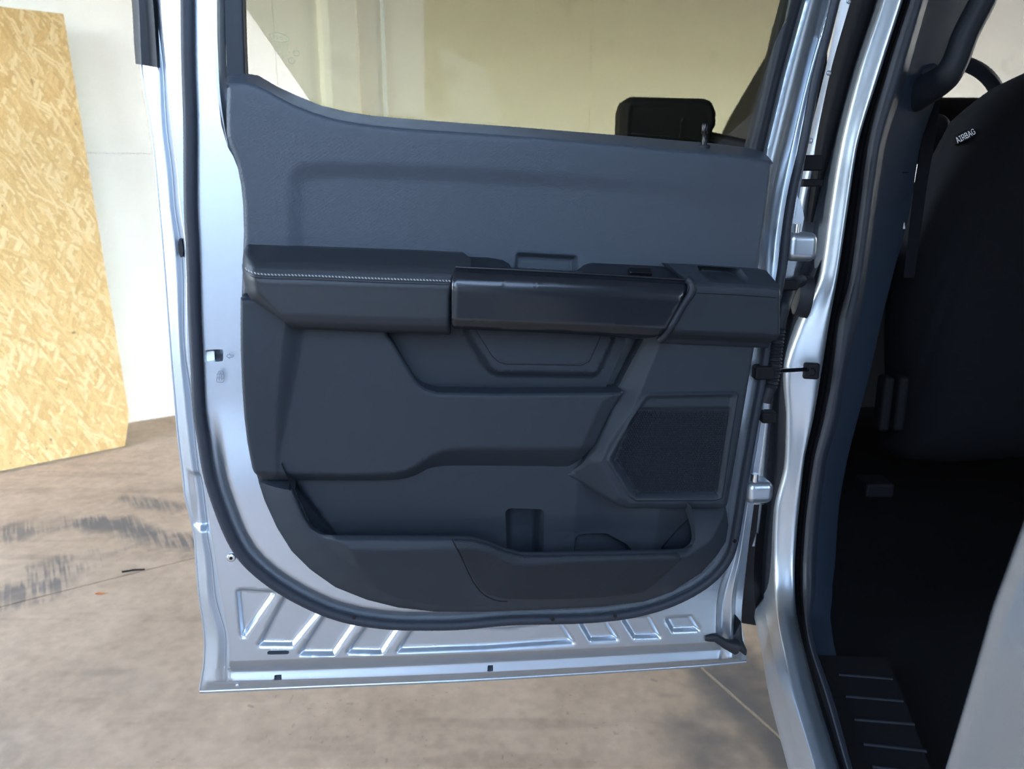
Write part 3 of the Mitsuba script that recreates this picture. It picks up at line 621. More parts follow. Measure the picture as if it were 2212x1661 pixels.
uvI = np.asarray(insl.exterior.coords)
add(DR + "__pocket_facing", relief(door, insl, lambda u, v: low_h(u, v) + .0009 - .0012 * np.clip(1 + sdist(insl, u, v) / .0016, 0, 1), .0036, [np.c_[uu, lipv(uu)], np.c_[uu, lipv(uu) - .005], np.asarray(insl.buffer(-.0016).exterior.coords)]), "trim_insert", 45, label="dotted soft facing on the lower pocket")
sl = resample(line([(975, 1161), (1000, 1210), (1038.6, 1287), (1058, 1303), (1100, 1312)], .07, k=3), .003)
add(DR + "__facing_seam", tube(door.P(sl, low_h(sl[:, 0], sl[:, 1]) + .0002), .0008, 6), "black_matte", False)
# liner of the lower pocket
lin = poly([(600, 985), (1345, 985), (1510, 1070), (1520, 1215), (1450, 1240), (680, 1240), (640, 1100)], .018)
wl = poly([(560, 960), (628, 1030), (648, 1057), (719, 1150), (760, 1240), (560, 1260)], .02)
cu1 = poly([(1096, 1106), (1176, 1108), (1176, 1260), (1104, 1260)], .03, r=.006)
cu2 = poly([(1250, 1170), (1262, 1166), (1318, 1168), (1360, 1190), (1430, 1260), (1240, 1260)], .03, r=.005)
cu3 = poly([(1495, 1115), (1500, 1120), (1440, 1188), (1400, 1260), (1560, 1260), (1560, 1080)], .03)
def lin_h(u, v):
    h = .020 + .0 * u; yb = door.D([(1000, 1120)], .02)[0, 1]
    h = h - .004 * np.clip((yb - v) / .03, 0, 1)
    h = h - .018 * sst(.004, -.008, sdist(wl, u, v))
    h = h - .036 * sst(.002, -.010, sdist(cu1, u, v)) - .016 * sst(.002, -.004, sdist(cu2, u, v)) - .010 * sst(.002, -.004, sdist(cu3, u, v))
    ub, uc = door.D([(1240, 1150)], .02)[0, 0], door.D([(1420, 1150)], .02)[0, 0]
    return h - .010 * np.sin(np.clip((u - ub) / (uc - ub), 0, 1) * math.pi)
add(DR + "__bottle_pocket", relief(door, lin, lin_h, .0036, [np.asarray(q.buffer(d).exterior.coords) for q in (wl, cu1, cu2, cu3) for d in (.002, -.003, -.007) if not q.buffer(d).is_empty], base=-.03), "trim_plastic", 45, label="dark moulded liner of the lower pocket")

# armrest
pad_px = [(536, 527, .036), (700, 533, .036), (880, 539, .036), (1001, 545, .036), (1014, 557, .05), (1012, 580, .06), (985, 600, .07), (978, 640, .075), (977, 700, .075), (977, 727, .06), (824, 720.5, .06), (659, 713, .06), (636, 708, .06), (612, 695, .065), (570, 668, .065), (540, 648, .06), (530, 632, .06), (524, 600, .055), (522.5, 569, .05), (527, 540, .04)]
pad = rounded(sg.Polygon(door.D(pad_px)).buffer(0), .003)
vs = vline([(515, 580), (523, 582), (542, 588.5), (616, 594), (751, 599), (976, 607), (1030, 609)], .095)
def pad_h(u, v):
    e = v - vs(u)
    h = np.interp(e, [-.09, -.078, -.070, -.060, -.050, -.01, 0, .008, .016, .026, .034, .045], [.05, .072, .088, .097, .0995, .099, .0965, .092, .085, .070, .056, .036])
    h = h - .0016 * np.exp(-((e + .0035) / .0012) ** 2) + .0006 * np.exp(-((e + .0075) / .003) ** 2)
    sd = sdist(pad, u, v); k = door.D([(560, 600)], .08)[0, 0]
    r = np.interp(u, [door.D([(524, 600)], .08)[0, 0], door.D([(620, 600)], .08)[0, 0]], [.034, .010]); lo = np.minimum(h, .045)
    t = np.clip(1 + sd / r, 0, 1); h2 = lo + (h - lo) * np.sqrt(np.clip(1 - t * t, 0, 1))
    w = sst(door.D([(600, 600)], .08)[0, 0], door.D([(545, 600)], .08)[0, 0], u) * np.ones(len(u)); w = np.where(e < .012, np.maximum(w, sst(.014, .004, e)), w)
    return h + (np.minimum(h, h2) - h) * w
uu = np.linspace(pad.bounds[0], pad.bounds[2], 240)
add(DR + "__armrest", relief(door, pad, pad_h, .0030, [np.c_[uu, vs(uu) + d] for d in (-.0058, -.0047, -.0035, -.0023, -.0012, 0, .008)], base=.03), "armrest_leather", 50, label="padded dark leather armrest with a stitched seam")
ux = np.linspace(door.D([(526, 583)], .095)[0, 0], door.D([(975, 607)], .095)[0, 0], 64)
for a, b in zip(ux[:-1], ux[1:]):
    m0, m1 = a + (b - a) * .10, a + (b - a) * .66
    q = A([(m0, vs(m0) + .0010), ((m0 + m1) / 2, vs((m0 + m1) / 2) + .0004), (m1, vs(m1) - .0006)]); hh = pad_h(q[:, 0], q[:, 1]) + .0006
    add(DR + "__stitch", tube(door.P(q, hh), [.0006, .0009, .0006], 6), "thread", 60)

# pull handle bar
barp = rounded(poly([(984, 578, ), (1100, 583), (1300, 594), (1479, 605), (1483, 612), (1438, 702), (1425, 722), (1411, 731), (1384, 734), (1221, 722), (982, 711), (974, 700), (974, 612), (978, 592)], .09), .003)
vb = vline([(960, 588), (984, 590), (1300, 606), (1479, 617), (1500, 618)], .098)
def bar_h(u, v):
    e = v - vb(u)
    h = np.interp(e, [-.095, -.082, -.072, -.060, -.022, -.014, -.008, -.003, .002, .007, .012], [.075, .084, .096, .103, .1045, .1035, .101, .0975, .0925, .086, .078])
    sd = sdist(barp, u, v); return h - .003 * np.clip(1 + sd / .003, 0, 1) ** 2
uu = np.linspace(barp.bounds[0], barp.bounds[2], 200)
add(DR + "__pull_bar", relief(door, barp, bar_h, .0034, [np.c_[uu, vb(uu) + d] for d in (-.08, -.07, -.06, -.012, -.006, -.002, .002, .006, .009)] + [np.asarray(barp.buffer(-.0015).exterior.coords)], base=.05), "satin_trim", 50, label="glossy dark satin pull bar")
q = door.P(door.D([(984, 577), (1100, 582), (1300, 593), (1479, 604)], .092), .092)
add(DR + "__bar_trim", tube(resample(q, .01), .0016, 8), "satin_trim", 60)
# pieces seen behind the bar
def shelf(key, px, n0, n1, bsdf, r=.003, label=None):
    P = rounded(sg.Polygon(door.D(px)).buffer(0), r); v0, v1 = P.bounds[1], P.bounds[3]
    return add(DR + "__" + key, relief(door, P, lambda u, v: n1 + (n0 - n1) * (v - v0) / (v1 - v0) - .003 * np.clip(1 + sdist(P, u, v) / .004, 0, 1) ** 2, .004, [np.asarray(P.buffer(-.004).exterior.coords), np.asarray(P.buffer(-.002).exterior.coords)], base=.03), bsdf, 45, label=label)
shelf("armrest_shelf", [(985, 556, .045), (1014, 556, .045), (1060, 558, .045), (1088, 563, .045), (1100, 570, .05), (1112, 590, .08), (985, 600, .08)], .045, .085, "trim_dark")
shelf("switch_panel", [(1258, 600, .08), (1261, 584, .06), (1268, 574, .05), (1281, 569, .045), (1430, 576, .045), (1500, 590, .05), (1500, 625, .09), (1258, 620, .09)], .045, .088, "trim_dark", label="dark window switch panel")
cs = door.P(door.D([(1383, 588)], .07), .069)[0]
sw = rbox(cs, (.0165, .004, .006), (DU, unit(DV + .6 * DN), unit(DN - .6 * DV)), .002)
add(DR + "__window_switch", sw, "black_gloss", 50, label="small window switch")
# end block with the pull cup
blk_px = [(1430, 568, .040), (1530, 573, .040), (1638, 580, .040), (1679, 617, .085), (1678, 650, .085), (1666, 745, .06), (1658, 752, .05), (1540, 747, .05), (1428, 742, .05), (1430, 732, .06), (1452, 704, .09), (1483, 640, .095), (1484, 612, .09), (1476, 600, .085)]
blk = sg.Polygon(door.D(blk_px)).buffer(0)
vk = vline([(1400, 605), (1500, 611), (1600, 616), (1690, 622)], .092)
cupo = poly([(1498, 574), (1585, 579), (1595, 585), (1600, 604), (1545, 604), (1520, 600)], .062, r=.0035)
def blk_h(u, v):
    e = v - vk(u); h = np.interp(e, [-.10, -.086, -.076, -.068, -.01, -.003, .002, .034, .05], [.05, .060, .083, .092, .098, .097, .093, .045, .038])
    uc = door.D([(1652, 600)], .07)[0, 0]
    h = h - .030 * sst(.002, -.006, sdist(cupo, u, v))
    sd = sdist(blk, u, v); return h - .003 * np.clip(1 + sd / .004, 0, 1) ** 2 * (e < .0)
uu = np.linspace(blk.bounds[0], blk.bounds[2], 120)
add(DR + "__armrest_end", relief(door, blk, blk_h, .0032, [np.c_[uu, vk(uu) + d] for d in (-.076, -.068, -.003, .002)] + [np.asarray(cupo.buffer(d).exterior.coords) for d in (.002, -.002, -.006)], base=.02), "trim_plastic", 45, label="armrest end block with a finger cup")
q = catmull([(1484, 604), (1494, 612), (1497, 622), (1480, 652), (1450, 704), (1438, 722), (1424, 736)], 5); n_ = np.interp(np.arange(len(q)), [0, 10, 20, len(q) - 1], [.093, .1, .1, .085])
add(DR + "__bar_trim", tube(resample(door.P(door.D(np.c_[q, n_]), n_), .006), .0055, 10), "trim_dark", 60)
q = door.P(door.D([(1497, 633), (1590, 637), (1677, 643)], .098), .0975)
add(DR + "__block_seam", tube(q, .0006, 6), "black_matte", False)

# screws, plugs and stamped marks on the metal
def button(px, n, r, key, bsdf, hgt=.002, sock=False):
    c = door.P(door.D([px], n), n)[0]; m = tube([c, c + DN * hgt * .6, c + DN * hgt, c + DN * hgt * 1.02], [r, r, r * .75, r * .1], 20)
    add(DR + "__" + key, m, bsdf, 50)
    if sock: add(DR + "__" + key + "_socket", cyl(c + DN * hgt * .9, c + DN * hgt * 1.15, r * .38, 6), "black_matte", False)
button((500, 1203), .0, .0068, "bolt", "zinc_bolt", .004, True); button((513, 1480), -.044, .003, "rivet", "zinc_bolt", .002)
button((1790, 158), -.010, .0035, "rivet", "silver_paint"); button((1750, 304), -.010, .0042, "rivet", "silver_paint"); button((1833, 3), -.010, .0035, "rivet", "silver_paint")
pg = A([(389, 512), (393, 518), (397, 540), (395, 555), (391, 557), (387, 545), (385, 525)]); c = rounded(sg.Polygon(door.D(pg, -.012)), .001)
add(DR + "__edge_plug", relief(door, c, lambda u, v: -.010 + 0 * u, .004, base=-.034), "black_rubber", 40)
# latch recess lining
add(DR + "__latch_lever", rbox(door.P(door.D([(454, 770)], -.014), -.014)[0], (.006, .0085, .003), (unit(DU - .5 * DN), DV, unit(DN + .5 * DU)), .002), "white_print", 40, label="small pale child lock lever in its slot")
def outline_mark(px, n, w=.0005): return tube(resample(door.P(door.D(px, n), n), .002), w, 6)
arrow = [(489, 769), (496, 763.5), (496, 767), (504, 767), (504, 771), (496, 771), (496, 774.5), (489, 769)]
add(DR + "__stamped_arrow", outline_mark(arrow, .0105), "stamp_line", False, label="stamped arrow beside the latch slot")
lk = [outline_mark([(469, 808), (484, 809), (483, 826), (468, 825), (469, 808)], .0105), outline_mark([(471, 808), (471, 804), (475, 801), (480, 801), (482, 804), (482, 808)], .0105), outline_mark([(469, 816), (484, 817)], .0105), outline_mark([(473, 811), (473, 822)], .0105), outline_mark([(479, 811), (479, 822)], .0105), outline_mark([(474, 806), (477, 803.5), (480, 806), (477, 808), (474, 806)], .0105)]
add(DR + "__stamped_lock", join(*lk), "stamp_line", False, label="stamped lock symbol below the latch slot")
# lower hinge-side rubber corner
add(DR + "__corner_seal", tube(resample(door.P(door.D([(1523, 1378), (1545, 1376), (1565, 1390), (1590, 1398)], .0), .0), .004), np.interp(np.linspace(0, 1, len(resample(door.P(door.D([(1523, 1378), (1545, 1376), (1565, 1390), (1590, 1398)], .0), .0), .004))), [0, .15, .6, 1], [.005, .0075, .008, .013]), 12), "black_rubber", 50, label="black rubber corner seal")
cs_ = sg.Polygon(door.D([(1575, 1388), (1590, 1372), (1603, 1345), (1606, 1385), (1616, 1408), (1614, 1420), (1604, 1413), (1590, 1402)], -.02)).buffer(0)
add(DR + "__corner_seal", relief(door, cs_, lambda u, v: -.018 - .006 * np.clip(1 + sdist(cs_, u, v) / .006, 0, 1), .004, base=-.05), "black_rubber", 50)

# ------------------------------------------------------------------ cab: front door, pillar, sill, interior
YS = [-70, 0, 163, 325, 450, 590, 700, 800, 900, 1000, 1100, 1200, 1270]
PO, ZOF = [0] * 11 + [-.009, -.034], [.012, .003, 0, 0, 0]
def rail(xs, Y): return [PY(xs[0] + (xs[0] - xs[1]) * 3.0, -330, Y)] + [PY(x, y, (Y[i] if hasattr(Y, "__len__") else Y) + PO[i]) for i, (x, y) in enumerate(zip(xs, YS))]
SY = [1340, 1400, 1500, 1661, 1850]
def srail(xs, z): return [PZ(x, y, z + dz) for x, y, dz in zip(xs, SY, ZOF)]
R0 = [1895, 1880, 1826, 1782, 1757, 1741, 1702, 1688, 1690, 1688, 1668, 1658, 1650]
R1 = [1925, 1905, 1852, 1812, 1792, 1772, 1727, 1697, 1699, 1696, 1675, 1671, 1672]
R2 = [1972, 1951, 1899, 1851, 1832, 1811, 1791, 1775, 1758, 1737, 1726, 1718, 1717]
R3 = [1985, 1965, 1913, 1872, 1856, 1837, 1810, 1799, 1780, 1756, 1742, 1734, 1733]
R4 = [2026, 2005, 1959, 1910, 1891, 1872, 1853, 1829, 1813, 1785, 1772, 1764, 1762]
R5 = [2040, 2018, 1973, 1920, 1897, 1878, 1858, 1840, 1820, 1801, 1784, 1777, 1776]
R6 = [2105, 2085, 2035, 1980, 1960, 1925, 1898, 1876, 1850, 1825, 1808, 1802, 1800]
S0, S1 = [1634, 1647, 1664, 1706, 1755], [1656, 1668, 1690, 1735, 1785]
S1b = [1676, 1687, 1708, 1756, 1808]
S2, S3, S4 = [1723, 1737, 1764, 1814, 1872], [1739, 1750, 1782, 1829, 1886], [1752, 1762, 1797, 1842, 1900]
S5 = [1776, 1785, 1812, 1856, 1915]
ZS = .575
pill_Y = 1.38
add(TRK + "__body_side", loft([rail(R0, 1.52) + srail(S1, ZS - .03), rail(R1, 1.394) + srail(S1b, ZS - .006), rail([a * .90 + b * .10 for a, b in zip(R1, R2)], 1.387) + srail([a * .9 + b * .1 for a, b in zip(S1b, S2)], ZS), rail([a * .5 + b * .5 for a, b in zip(R1, R2)], 1.379) + srail([a * .5 + b * .5 for a, b in zip(S1b, S2)], ZS + .003), rail([a * .1 + b * .9 for a, b in zip(R1, R2)], 1.372) + srail([a * .2 + b * .8 for a, b in zip(S1b, S2)], ZS + .002), rail(R2, 1.377) + srail(S2, ZS - .004)], 140, 4, True, True), "silver_paint", 60, label="silver door pillar and sill of the cab")
GX0 = [1640, 1645, 1650, 1640, 1640, 1640]
gy = (560, 700, 850, 1000, 1150, 1320)
add(TRK + "__gap_shade_seal", loft([[PY(x, y, 1.47) for x, y in zip((1742, 1690, 1660, 1655, 1640, 1640), gy)], [PY(x, y, 1.45) for x, y in zip((1768, 1712, 1685, 1680, 1662, 1652), gy)], [PY(x, y, 1.40) for x, y in zip((1774, 1728, 1700, 1697, 1674, 1668), gy)]], 50, 3, True, True), "black_rubber", 50, label="black strip for the seal and shade in the gap behind the rear door")  # black strip: rubber seal, also stands for the shade in the gap
add(TRK + "__body_side__rocker", loft([[PZ(1632, 1275, ZS - .16)] + srail([a - 2 for a in S0], ZS - .16), [PZ(1634, 1275, ZS - .07)] + srail(S0, ZS - .07), [PZ(1645, 1275, ZS - .055)] + srail([(a + b) / 2 for a, b in zip(S0, S1)], ZS - .055), [PZ(1656, 1275, ZS - .03)] + srail(S1, ZS - .03)], 60, 3, True, True), "silver_paint", 50)
add(TRK + "__door_flange", loft([rail(R2, 1.375) + srail(S2, ZS - .004), rail([(a + b) / 2 for a, b in zip(R2, R3)], 1.385) + srail([(a + b) / 2 for a, b in zip(S2, S3)], ZS - .004), rail(R3, 1.36) + srail(S3, ZS + .01)], 140, 3, True, True), "black_gloss", 60)
add(TRK + "__opening_seal", loft([rail(R3, 1.37) + srail(S3, ZS + .005), rail([a * .7 + b * .3 for a, b in zip(R3, R4)], 1.325) + srail([a * .7 + b * .3 for a, b in zip(S3, S4)], ZS + .03), rail([a * .35 + b * .65 for a, b in zip(R3, R4)], 1.32) + srail([a * .3 + b * .7 for a, b in zip(S3, S4)], ZS + .03), rail(R4, 1.35) + srail(S4, ZS + .012)], 140, 5, True, True), "soft_seal", 60, label="black rubber seal round the door opening")
add(TRK + "__pillar_trim", loft([rail(R4, 1.36) + srail(S4, ZS + .008), rail(R5, 1.378) + srail(S5, ZS + .008), rail([a * .4 + b * .6 for a, b in zip(R5, R6)], 1.43) + srail([a + 10 for a in S5], ZS + .006), rail(R6, 1.50) + srail([a + 16 for a in S5], ZS + .0), rail([a + 4 for a in R6], 1.75) + srail([a + 18 for a in S5], ZS - .01)], 140, 4, True, True), "pillar_trim", 60, label="blue-grey plastic trim on the door pillar")
q = [PY(1912, 371, 1.395), PY(1935, 372, 1.42), PY(1962, 372, 1.45)]
add(TRK + "__trim_joint", tube(q, .0012, 6), "black_matte", False)

def side(Y): return .40 + (TF[0] / TF[1]) * (Y - .9)                    # x of the outer body side at the depth Y
side_fr = Frame(A([side(1.45), 1.45, 0]), TF, A([0, 0, 1.]), -TS)        # u forward, v up, n outboard
# front door, seen past the open one
fd = sg.Polygon([(.24, .50), (1.05, .50), (1.08, .8), (1.05, 1.20), (.24, 1.22)])
add(TRK + "__front_door", relief(side_fr, fd, lambda u, v: -.10 + .04 * np.sin(np.clip((v - .5) / .72, 0, 1) * math.pi), .05, base=-.149), "silver_paint", 40, label="silver front door, closed, seen past the rear one")
fdi = sg.Polygon([(.29, .50), (1.05, .50), (1.08, .8), (1.05, 1.20), (.29, 1.22)])
add(TRK + "__front_door__inner_trim", relief(side_fr, fdi, lambda u, v: -.150 + 0 * u, .05, base=-.20, back=True), "black_matte", 40)
gl = sg.Polygon(side_fr.D([(1760, -120), (1668, 60), (1655, 120), (1628, 165), (1600, 212), (1575, 255), (1560, 285), (1552, 345), (1760, 352)], -.12))
add(TRK + "__front_door__side_window", relief(side_fr, gl, lambda u, v: -.12 + 0 * u, .05, base=-.148), "black_matte", 30, label="dark front window and windscreen pillar")
# mirror
mY = 2.35
mfr = Frame(PY(1442, 270, mY), A([1., 0, 0]), A([0, 0, 1.]), A([0, -1., 0]))
mp = rounded(sg.Polygon(mfr.D([(1337, 292), (1339, 240), (1346, 217), (1362, 209), (1520, 213), (1536, 219), (1545, 240), (1545, 272), (1538, 281), (1536, 345), (1337, 345)])).buffer(0), .012)
add(TRK + "__side_mirror", relief(mfr, mp, lambda u, v: edge_round(.05, sdist(mp, u, v), .035, .0) - .010 * sst(-.018, -.026, sdist(mp, u, v)), .008, base=-.10, back=True), "black_matte", 50, label="black door mirror seen through the rear window")
a0, a1 = PY(1530, 300, mY + .03), PY(1640, 325, mY - .05)
add(TRK + "__side_mirror__arm", rbox((a0 + a1) / 2 - A([0, 0, .035]), (np.linalg.norm(a1 - a0) / 2 + .02, .05, .055), (unit(a1 - a0), unit(np.cross([0, 0, 1.], a1 - a0)), A([0, 0, 1.])), .012), "black_matte", 50)
# hinges
for (x0, y0, x1, y1, Y) in ((1700, 502, 1765, 566, 1.25), (1611, 1043, 1670, 1091, 1.23)):
    a, b = PY(x0, y0, Y), PY(x1, y1, Y); c = (a + b) / 2; hw, hh = abs(b[0] - a[0]) / 2, abs(a[2] - b[2]) / 2
    m = rbox(c + [0, .02, 0], (hw, hh, .022), (unit([1, .12, -.03]), A([0, 0, 1.]), unit([.12, -1, 0])), .013)
    key = add(TRK + "__hinge", m, "silver_paint", 50, label="silver upper door hinge" if y0 < 900 else "silver lower door hinge")
    pin = cyl(c + [-.3 * hw, .01, hh * .8], c + [-.3 * hw, .01, hh + .012], .006, 16)
    add(key + "__pin", pin, "steel", 40)
# body flange behind the gap
Yg = 1.47
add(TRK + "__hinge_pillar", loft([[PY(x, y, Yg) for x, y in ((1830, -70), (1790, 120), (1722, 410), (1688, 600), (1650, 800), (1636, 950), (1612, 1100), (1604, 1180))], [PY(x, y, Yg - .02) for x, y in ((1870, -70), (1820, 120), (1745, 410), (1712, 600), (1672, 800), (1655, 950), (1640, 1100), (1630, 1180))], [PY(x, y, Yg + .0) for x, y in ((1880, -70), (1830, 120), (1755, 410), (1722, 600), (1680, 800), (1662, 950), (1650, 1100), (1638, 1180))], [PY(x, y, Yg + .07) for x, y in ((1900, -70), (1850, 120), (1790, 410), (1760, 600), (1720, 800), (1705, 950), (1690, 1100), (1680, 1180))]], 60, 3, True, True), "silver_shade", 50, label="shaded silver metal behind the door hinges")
add(TRK + "__front_door__edge_shade", loft([[PY(x, y, 1.46) for x, y in ((1598, 1090), (1592, 1200), (1590, 1290), (1598, 1345))], [PY(x, y, 1.45) for x, y in ((1640, 1090), (1630, 1200), (1630, 1290), (1640, 1352))], [PY(x, y, 1.48) for x, y in ((1680, 1090), (1670, 1200), (1662, 1290), (1655, 1360))]], 30, 2, True), "black_matte", 40)  # black slab at the front door edge, standing for shade in the gap
gy2 = (-70, 0, 163, 325, 400, 480)
add(TRK + "__gap_shade_seal", loft([[PY(x, y, 1.45) for x, y in zip((1856, 1838, 1792, 1760, 1752, 1742), gy2)], [PY(x, y, 1.43) for x, y in zip((1884, 1866, 1818, 1778, 1764, 1750), gy2)], [PY(x, y, 1.45) for x, y in zip((1912, 1893, 1842, 1797, 1776, 1756), gy2)]], 40, 3, True, True), "black_matte", 50)  # black strip standing for the shade in the upper gap
# wiring boot
pth = catmull([(1729, 606), (1716, 612), (1702, 635), (1692, 664), (1683, 700), (1677, 740), (1672, 790), (1667, 822), (1658, 848), (1652, 868)], 10)
P3 = A([PY(x, y, 1.33 - .09 * min(1, i / 30)) for i, (x, y) in enumerate(pth)]); P3 = resample(P3, .0012); tt = np.linspace(0, 1, len(P3))
zz = P3[:, 2]; rib = ((zz < PY(1683, 702, 1.25)[2]) & (zz > PY(1664, 835, 1.24)[2]))
rad = np.where(rib, .0105 + .0016 * np.sin(np.arange(len(P3)) * 1.2e-3 * 2 * math.pi / .0055), .0105)
add(TRK + "__wiring_boot", tube(P3, rad, 16), "black_rubber", 60, label="ribbed black wiring boot between door and pillar")
g0 = PY(1733, 640, 1.345); gax = unit([.97, -.10, -.12])
gm = tube([g0 - gax * .012, g0 - gax * .010, g0 + gax * .004, g0 + gax * .012], [.02, .024, .026, .026], 28); 
gm.vertices = g0 + (gm.vertices - g0) * [1, 1, 1.35]
add(TRK + "__wiring_boot__flange", gm, "black_rubber", 45)
# check strap
c0, c1 = PY(1640, 803, 1.24), PY(1740, 797, 1.345); ax_ = unit(c1 - c0); L_ = np.linalg.norm(c1 - c0)
add(TRK + "__check_strap", rbox((c0 + c1) / 2, (L_ / 2 + .004, .004, .0035), (ax_, unit(np.cross([0, 0, 1.], ax_)), unit(np.cross(ax_, np.cross([0, 0, 1.], ax_)))), .002), "black_gloss", 40, label="black door check strap")
add(TRK + "__check_strap__block", rbox(PY(1648, 803, 1.24), (.016, .012, .011), (A([1., 0, 0]), A([0, 1., 0]), A([0, 0, 1.])), .004), "black_matte", 40)
cb = PY(1752, 801, 1.345)
add(TRK + "__check_strap__bracket", rbox(cb, (.013, .014, .006), (unit([1, -.25, 0]), A([0, 0, 1.]), unit([-.25, -1, 0])), .004), "black_matte", 45)
add(TRK + "__check_strap__bolt", cyl(cb + unit([-.25, -1, 0]) * .004, cb + unit([-.25, -1, 0]) * .010, .0075, 6, .0015), "black_gloss", 35)
# clips across the gap and black gap strip
for (x, y, wx, hy, Y) in ((1700, 614, .013, .0085, 1.27), (1658, 899, .012, .009, 1.26), (1752, 352, .016, .012, 1.33), (1752, 395, .016, .006, 1.33)):
    add(TRK + "__gap_clip", rbox(PY(x, y, Y), (wx, hy, .012), (A([1., 0, 0]), A([0, 0, 1.]), A([0, -1., 0])), .003), "black_matte", 40)

# sill plate, floor, kick panel
zz_ = ZS + .012
def ground_poly(px, z): return sg.Polygon([PZ(x, y, z)[:2] for x, y in px]).buffer(0)
flo = ground_poly([(1760, 1340), (1776, 1400), (1800, 1500), (1845, 1661), (1905, 1850), (2600, 1850), (3600, 1300), (3000, 885), (1725, 885), (1720, 1150)], ZS - .02)
add(TRK + "__cabin_floor", ground_box(flo, ZS - .06, ZS - .01), "carpet", False, label="black carpet on the cabin floor")
scf = ground_poly([(1764, 1415), (1795, 1500), (1843, 1661), (1900, 1850), (2100, 1850), (2010, 1661), (1950, 1500), (1915, 1420)], zz_)
add(TRK + "__sill_plate", ground_box(rounded(scf, .004), ZS - .012, zz_), "black_matte", 30, label="black ribbed sill plate")
for (a, b) in (((1811, 1458), (1928, 1467)), ((1826, 1505), (1951, 1515)), ((1845, 1555), (1975, 1565)), ((1864, 1608), (2001, 1623)), ((1884, 1657), (2025, 1675))):
    add(TRK + "__sill_plate__rib", tube([PZ(*a, zz_), PZ(*b, zz_)], .0028, 8), "trim_dark", 60)
# front seat
sY = 1.72
seat_fr = Frame(PY(2100, 700, sY), unit([.986, -.166, 0]), unit([0.03, .17, 1.]), unit(np.cross(unit([.986, -.166, 0]), unit([0.03, .17, 1.]))))
st_px = [(2330, 110), (2260, 130), (2212, 152), (2168, 174), (2127, 206), (2089, 239), (2062, 290), (2030, 350), (1990, 420), (1962, 500), (1945, 590), (1938, 725), (1940, 830), (1932, 920), (1924, 976), (1964, 1001), (2060, 1008), (2212, 997), (2400, 990), (2600, 990), (2600, 110)]
stp = rounded(poly(st_px, 0, seat_fr), .02)
seam1 = line([(2160, 255), (2125, 420), (2060, 600), (2012, 760), (1984, 860), (1960, 960)], .05, seat_fr); seam2 = line([(2105, 420), (2050, 560), (2005, 660), (1972, 800), (1960, 900)], .05, seat_fr)
pk1 = line([(2084, 611), (2140, 622), (2212, 627), (2400, 632)], .05, seat_fr); pk2 = line([(2089, 657), (2150, 665), (2212, 668), (2400, 674)], .05, seat_fr)
hb = line([(1960, 845), (2100, 850), (2212, 846), (2400, 845)], .05, seat_fr)
def seat_h(u, v):
    h = edge_round(.075, sdist(stp, u, v), .13, -.06)
    for l, dpt in ((seam1, .005), (seam2, .003), (pk1, .004), (pk2, .004), (hb, .004)): h = h - dpt * np.exp(-(ldist(l[::2], u, v) / .005) ** 2)
    return h
add(TRK + "__front_seat", relief(seat_fr, stp, seat_h, .0075, [seam1, seam2, pk1, pk2, hb], base=-.10), "seat_cloth", 50, label="black cloth front seat seen from behind")
tg = rounded(poly([(2070, 290), (2100, 278), (2103, 292), (2072, 308)], .03, seat_fr), .002)
tq = seat_fr.D([(2072, 296), (2100, 282)], .02)
tq2 = seat_fr.D([(2066, 288), (2102, 272), (2105, 296), (2070, 313)], .02); hh = float(seat_h(tq2[:, 0], tq2[:, 1]).max()) + .002
tg_px = sg.Polygon(seat_fr.D([(2068, 290), (2100, 274), (2103, 295), (2071, 311)], hh)).buffer(0)
add(TRK + "__front_seat__airbag_tag", relief(seat_fr, tg_px, lambda u, v: hh + 0 * u, .02, base=hh - .03), "black_matte", False, label="black airbag tag with white letters")
a_ = seat_fr.D([(2075, 307), (2099, 294)], hh); ang = math.atan2(*(a_[1] - a_[0])[::-1])
tm = ground_text("AIRBAG", (2088, 299), 13, hh + .0005, "", ang, False, .62, seat_fr)
scene["tag_print"] = {"type": "twosided", "b": pr((.75, .75, .8), .6)}
add(TRK + "__front_seat__airbag_print", tm, "tag_print", False, label="white AIRBAG lettering")
for px in ((1908, 870), (1940, 870)):
    c = PY(px[0], px[1], 1.66); add(TRK + "__front_seat__recliner_cover", rbox(c, (.0115, .06, .02), (A([1., 0, 0]), A([0, 0, 1.]), A([0, -1., 0])), .009), "black_matte", 50)
c = PY(1888, 1050, 1.62); add(TRK + "__front_seat__rail_cover", rbox(c, (.03, .016, .03), (A([1., 0, 0]), A([0, 0, 1.]), A([0, -1., 0])), .006), "black_matte", 50)
# steering wheel, instrument hood, dash
wY = 2.05; wc = PY(1985, 300, wY); tw = np.linspace(0, 2 * math.pi, 60, endpoint=False); wr = .185
wu, wv = A([1., 0, 0]), unit([0, -.45, .9])
wheel = tube(A([wc + wr * (math.cos(t) * wu + math.sin(t) * wv) for t in tw]), .0165, 14, closed=True)
add(TRK + "__steering_wheel", wheel, "trim_dark", 60, label="black steering wheel")
add(TRK + "__steering_wheel__hub", rbox(wc + [0, .03, 0], (.075, .03, .06), (wu, unit(np.cross(wu, wv)), wv), .025), "black_matte", 50)
hY = 2.45
add(TRK + "__instrument_hood", rbox(PY(2040, 262, hY), (.085, .09, .06), (A([1., 0, 0]), A([0, 1., 0]), A([0, 0, 1.])), .035), "black_matte", 50)
dash = rbox(A([1.35, 2.75, 1.16]), (1.15, .28, .17), (TS, TF, A([0, 0, 1.])), .06)
add(TRK + "__dashboard", dash, "black_matte", 50, label="black dashboard")
fwf = Frame(A([side(2.95), 2.95, 0]), TS, A([0, 0, 1.]), -TF)
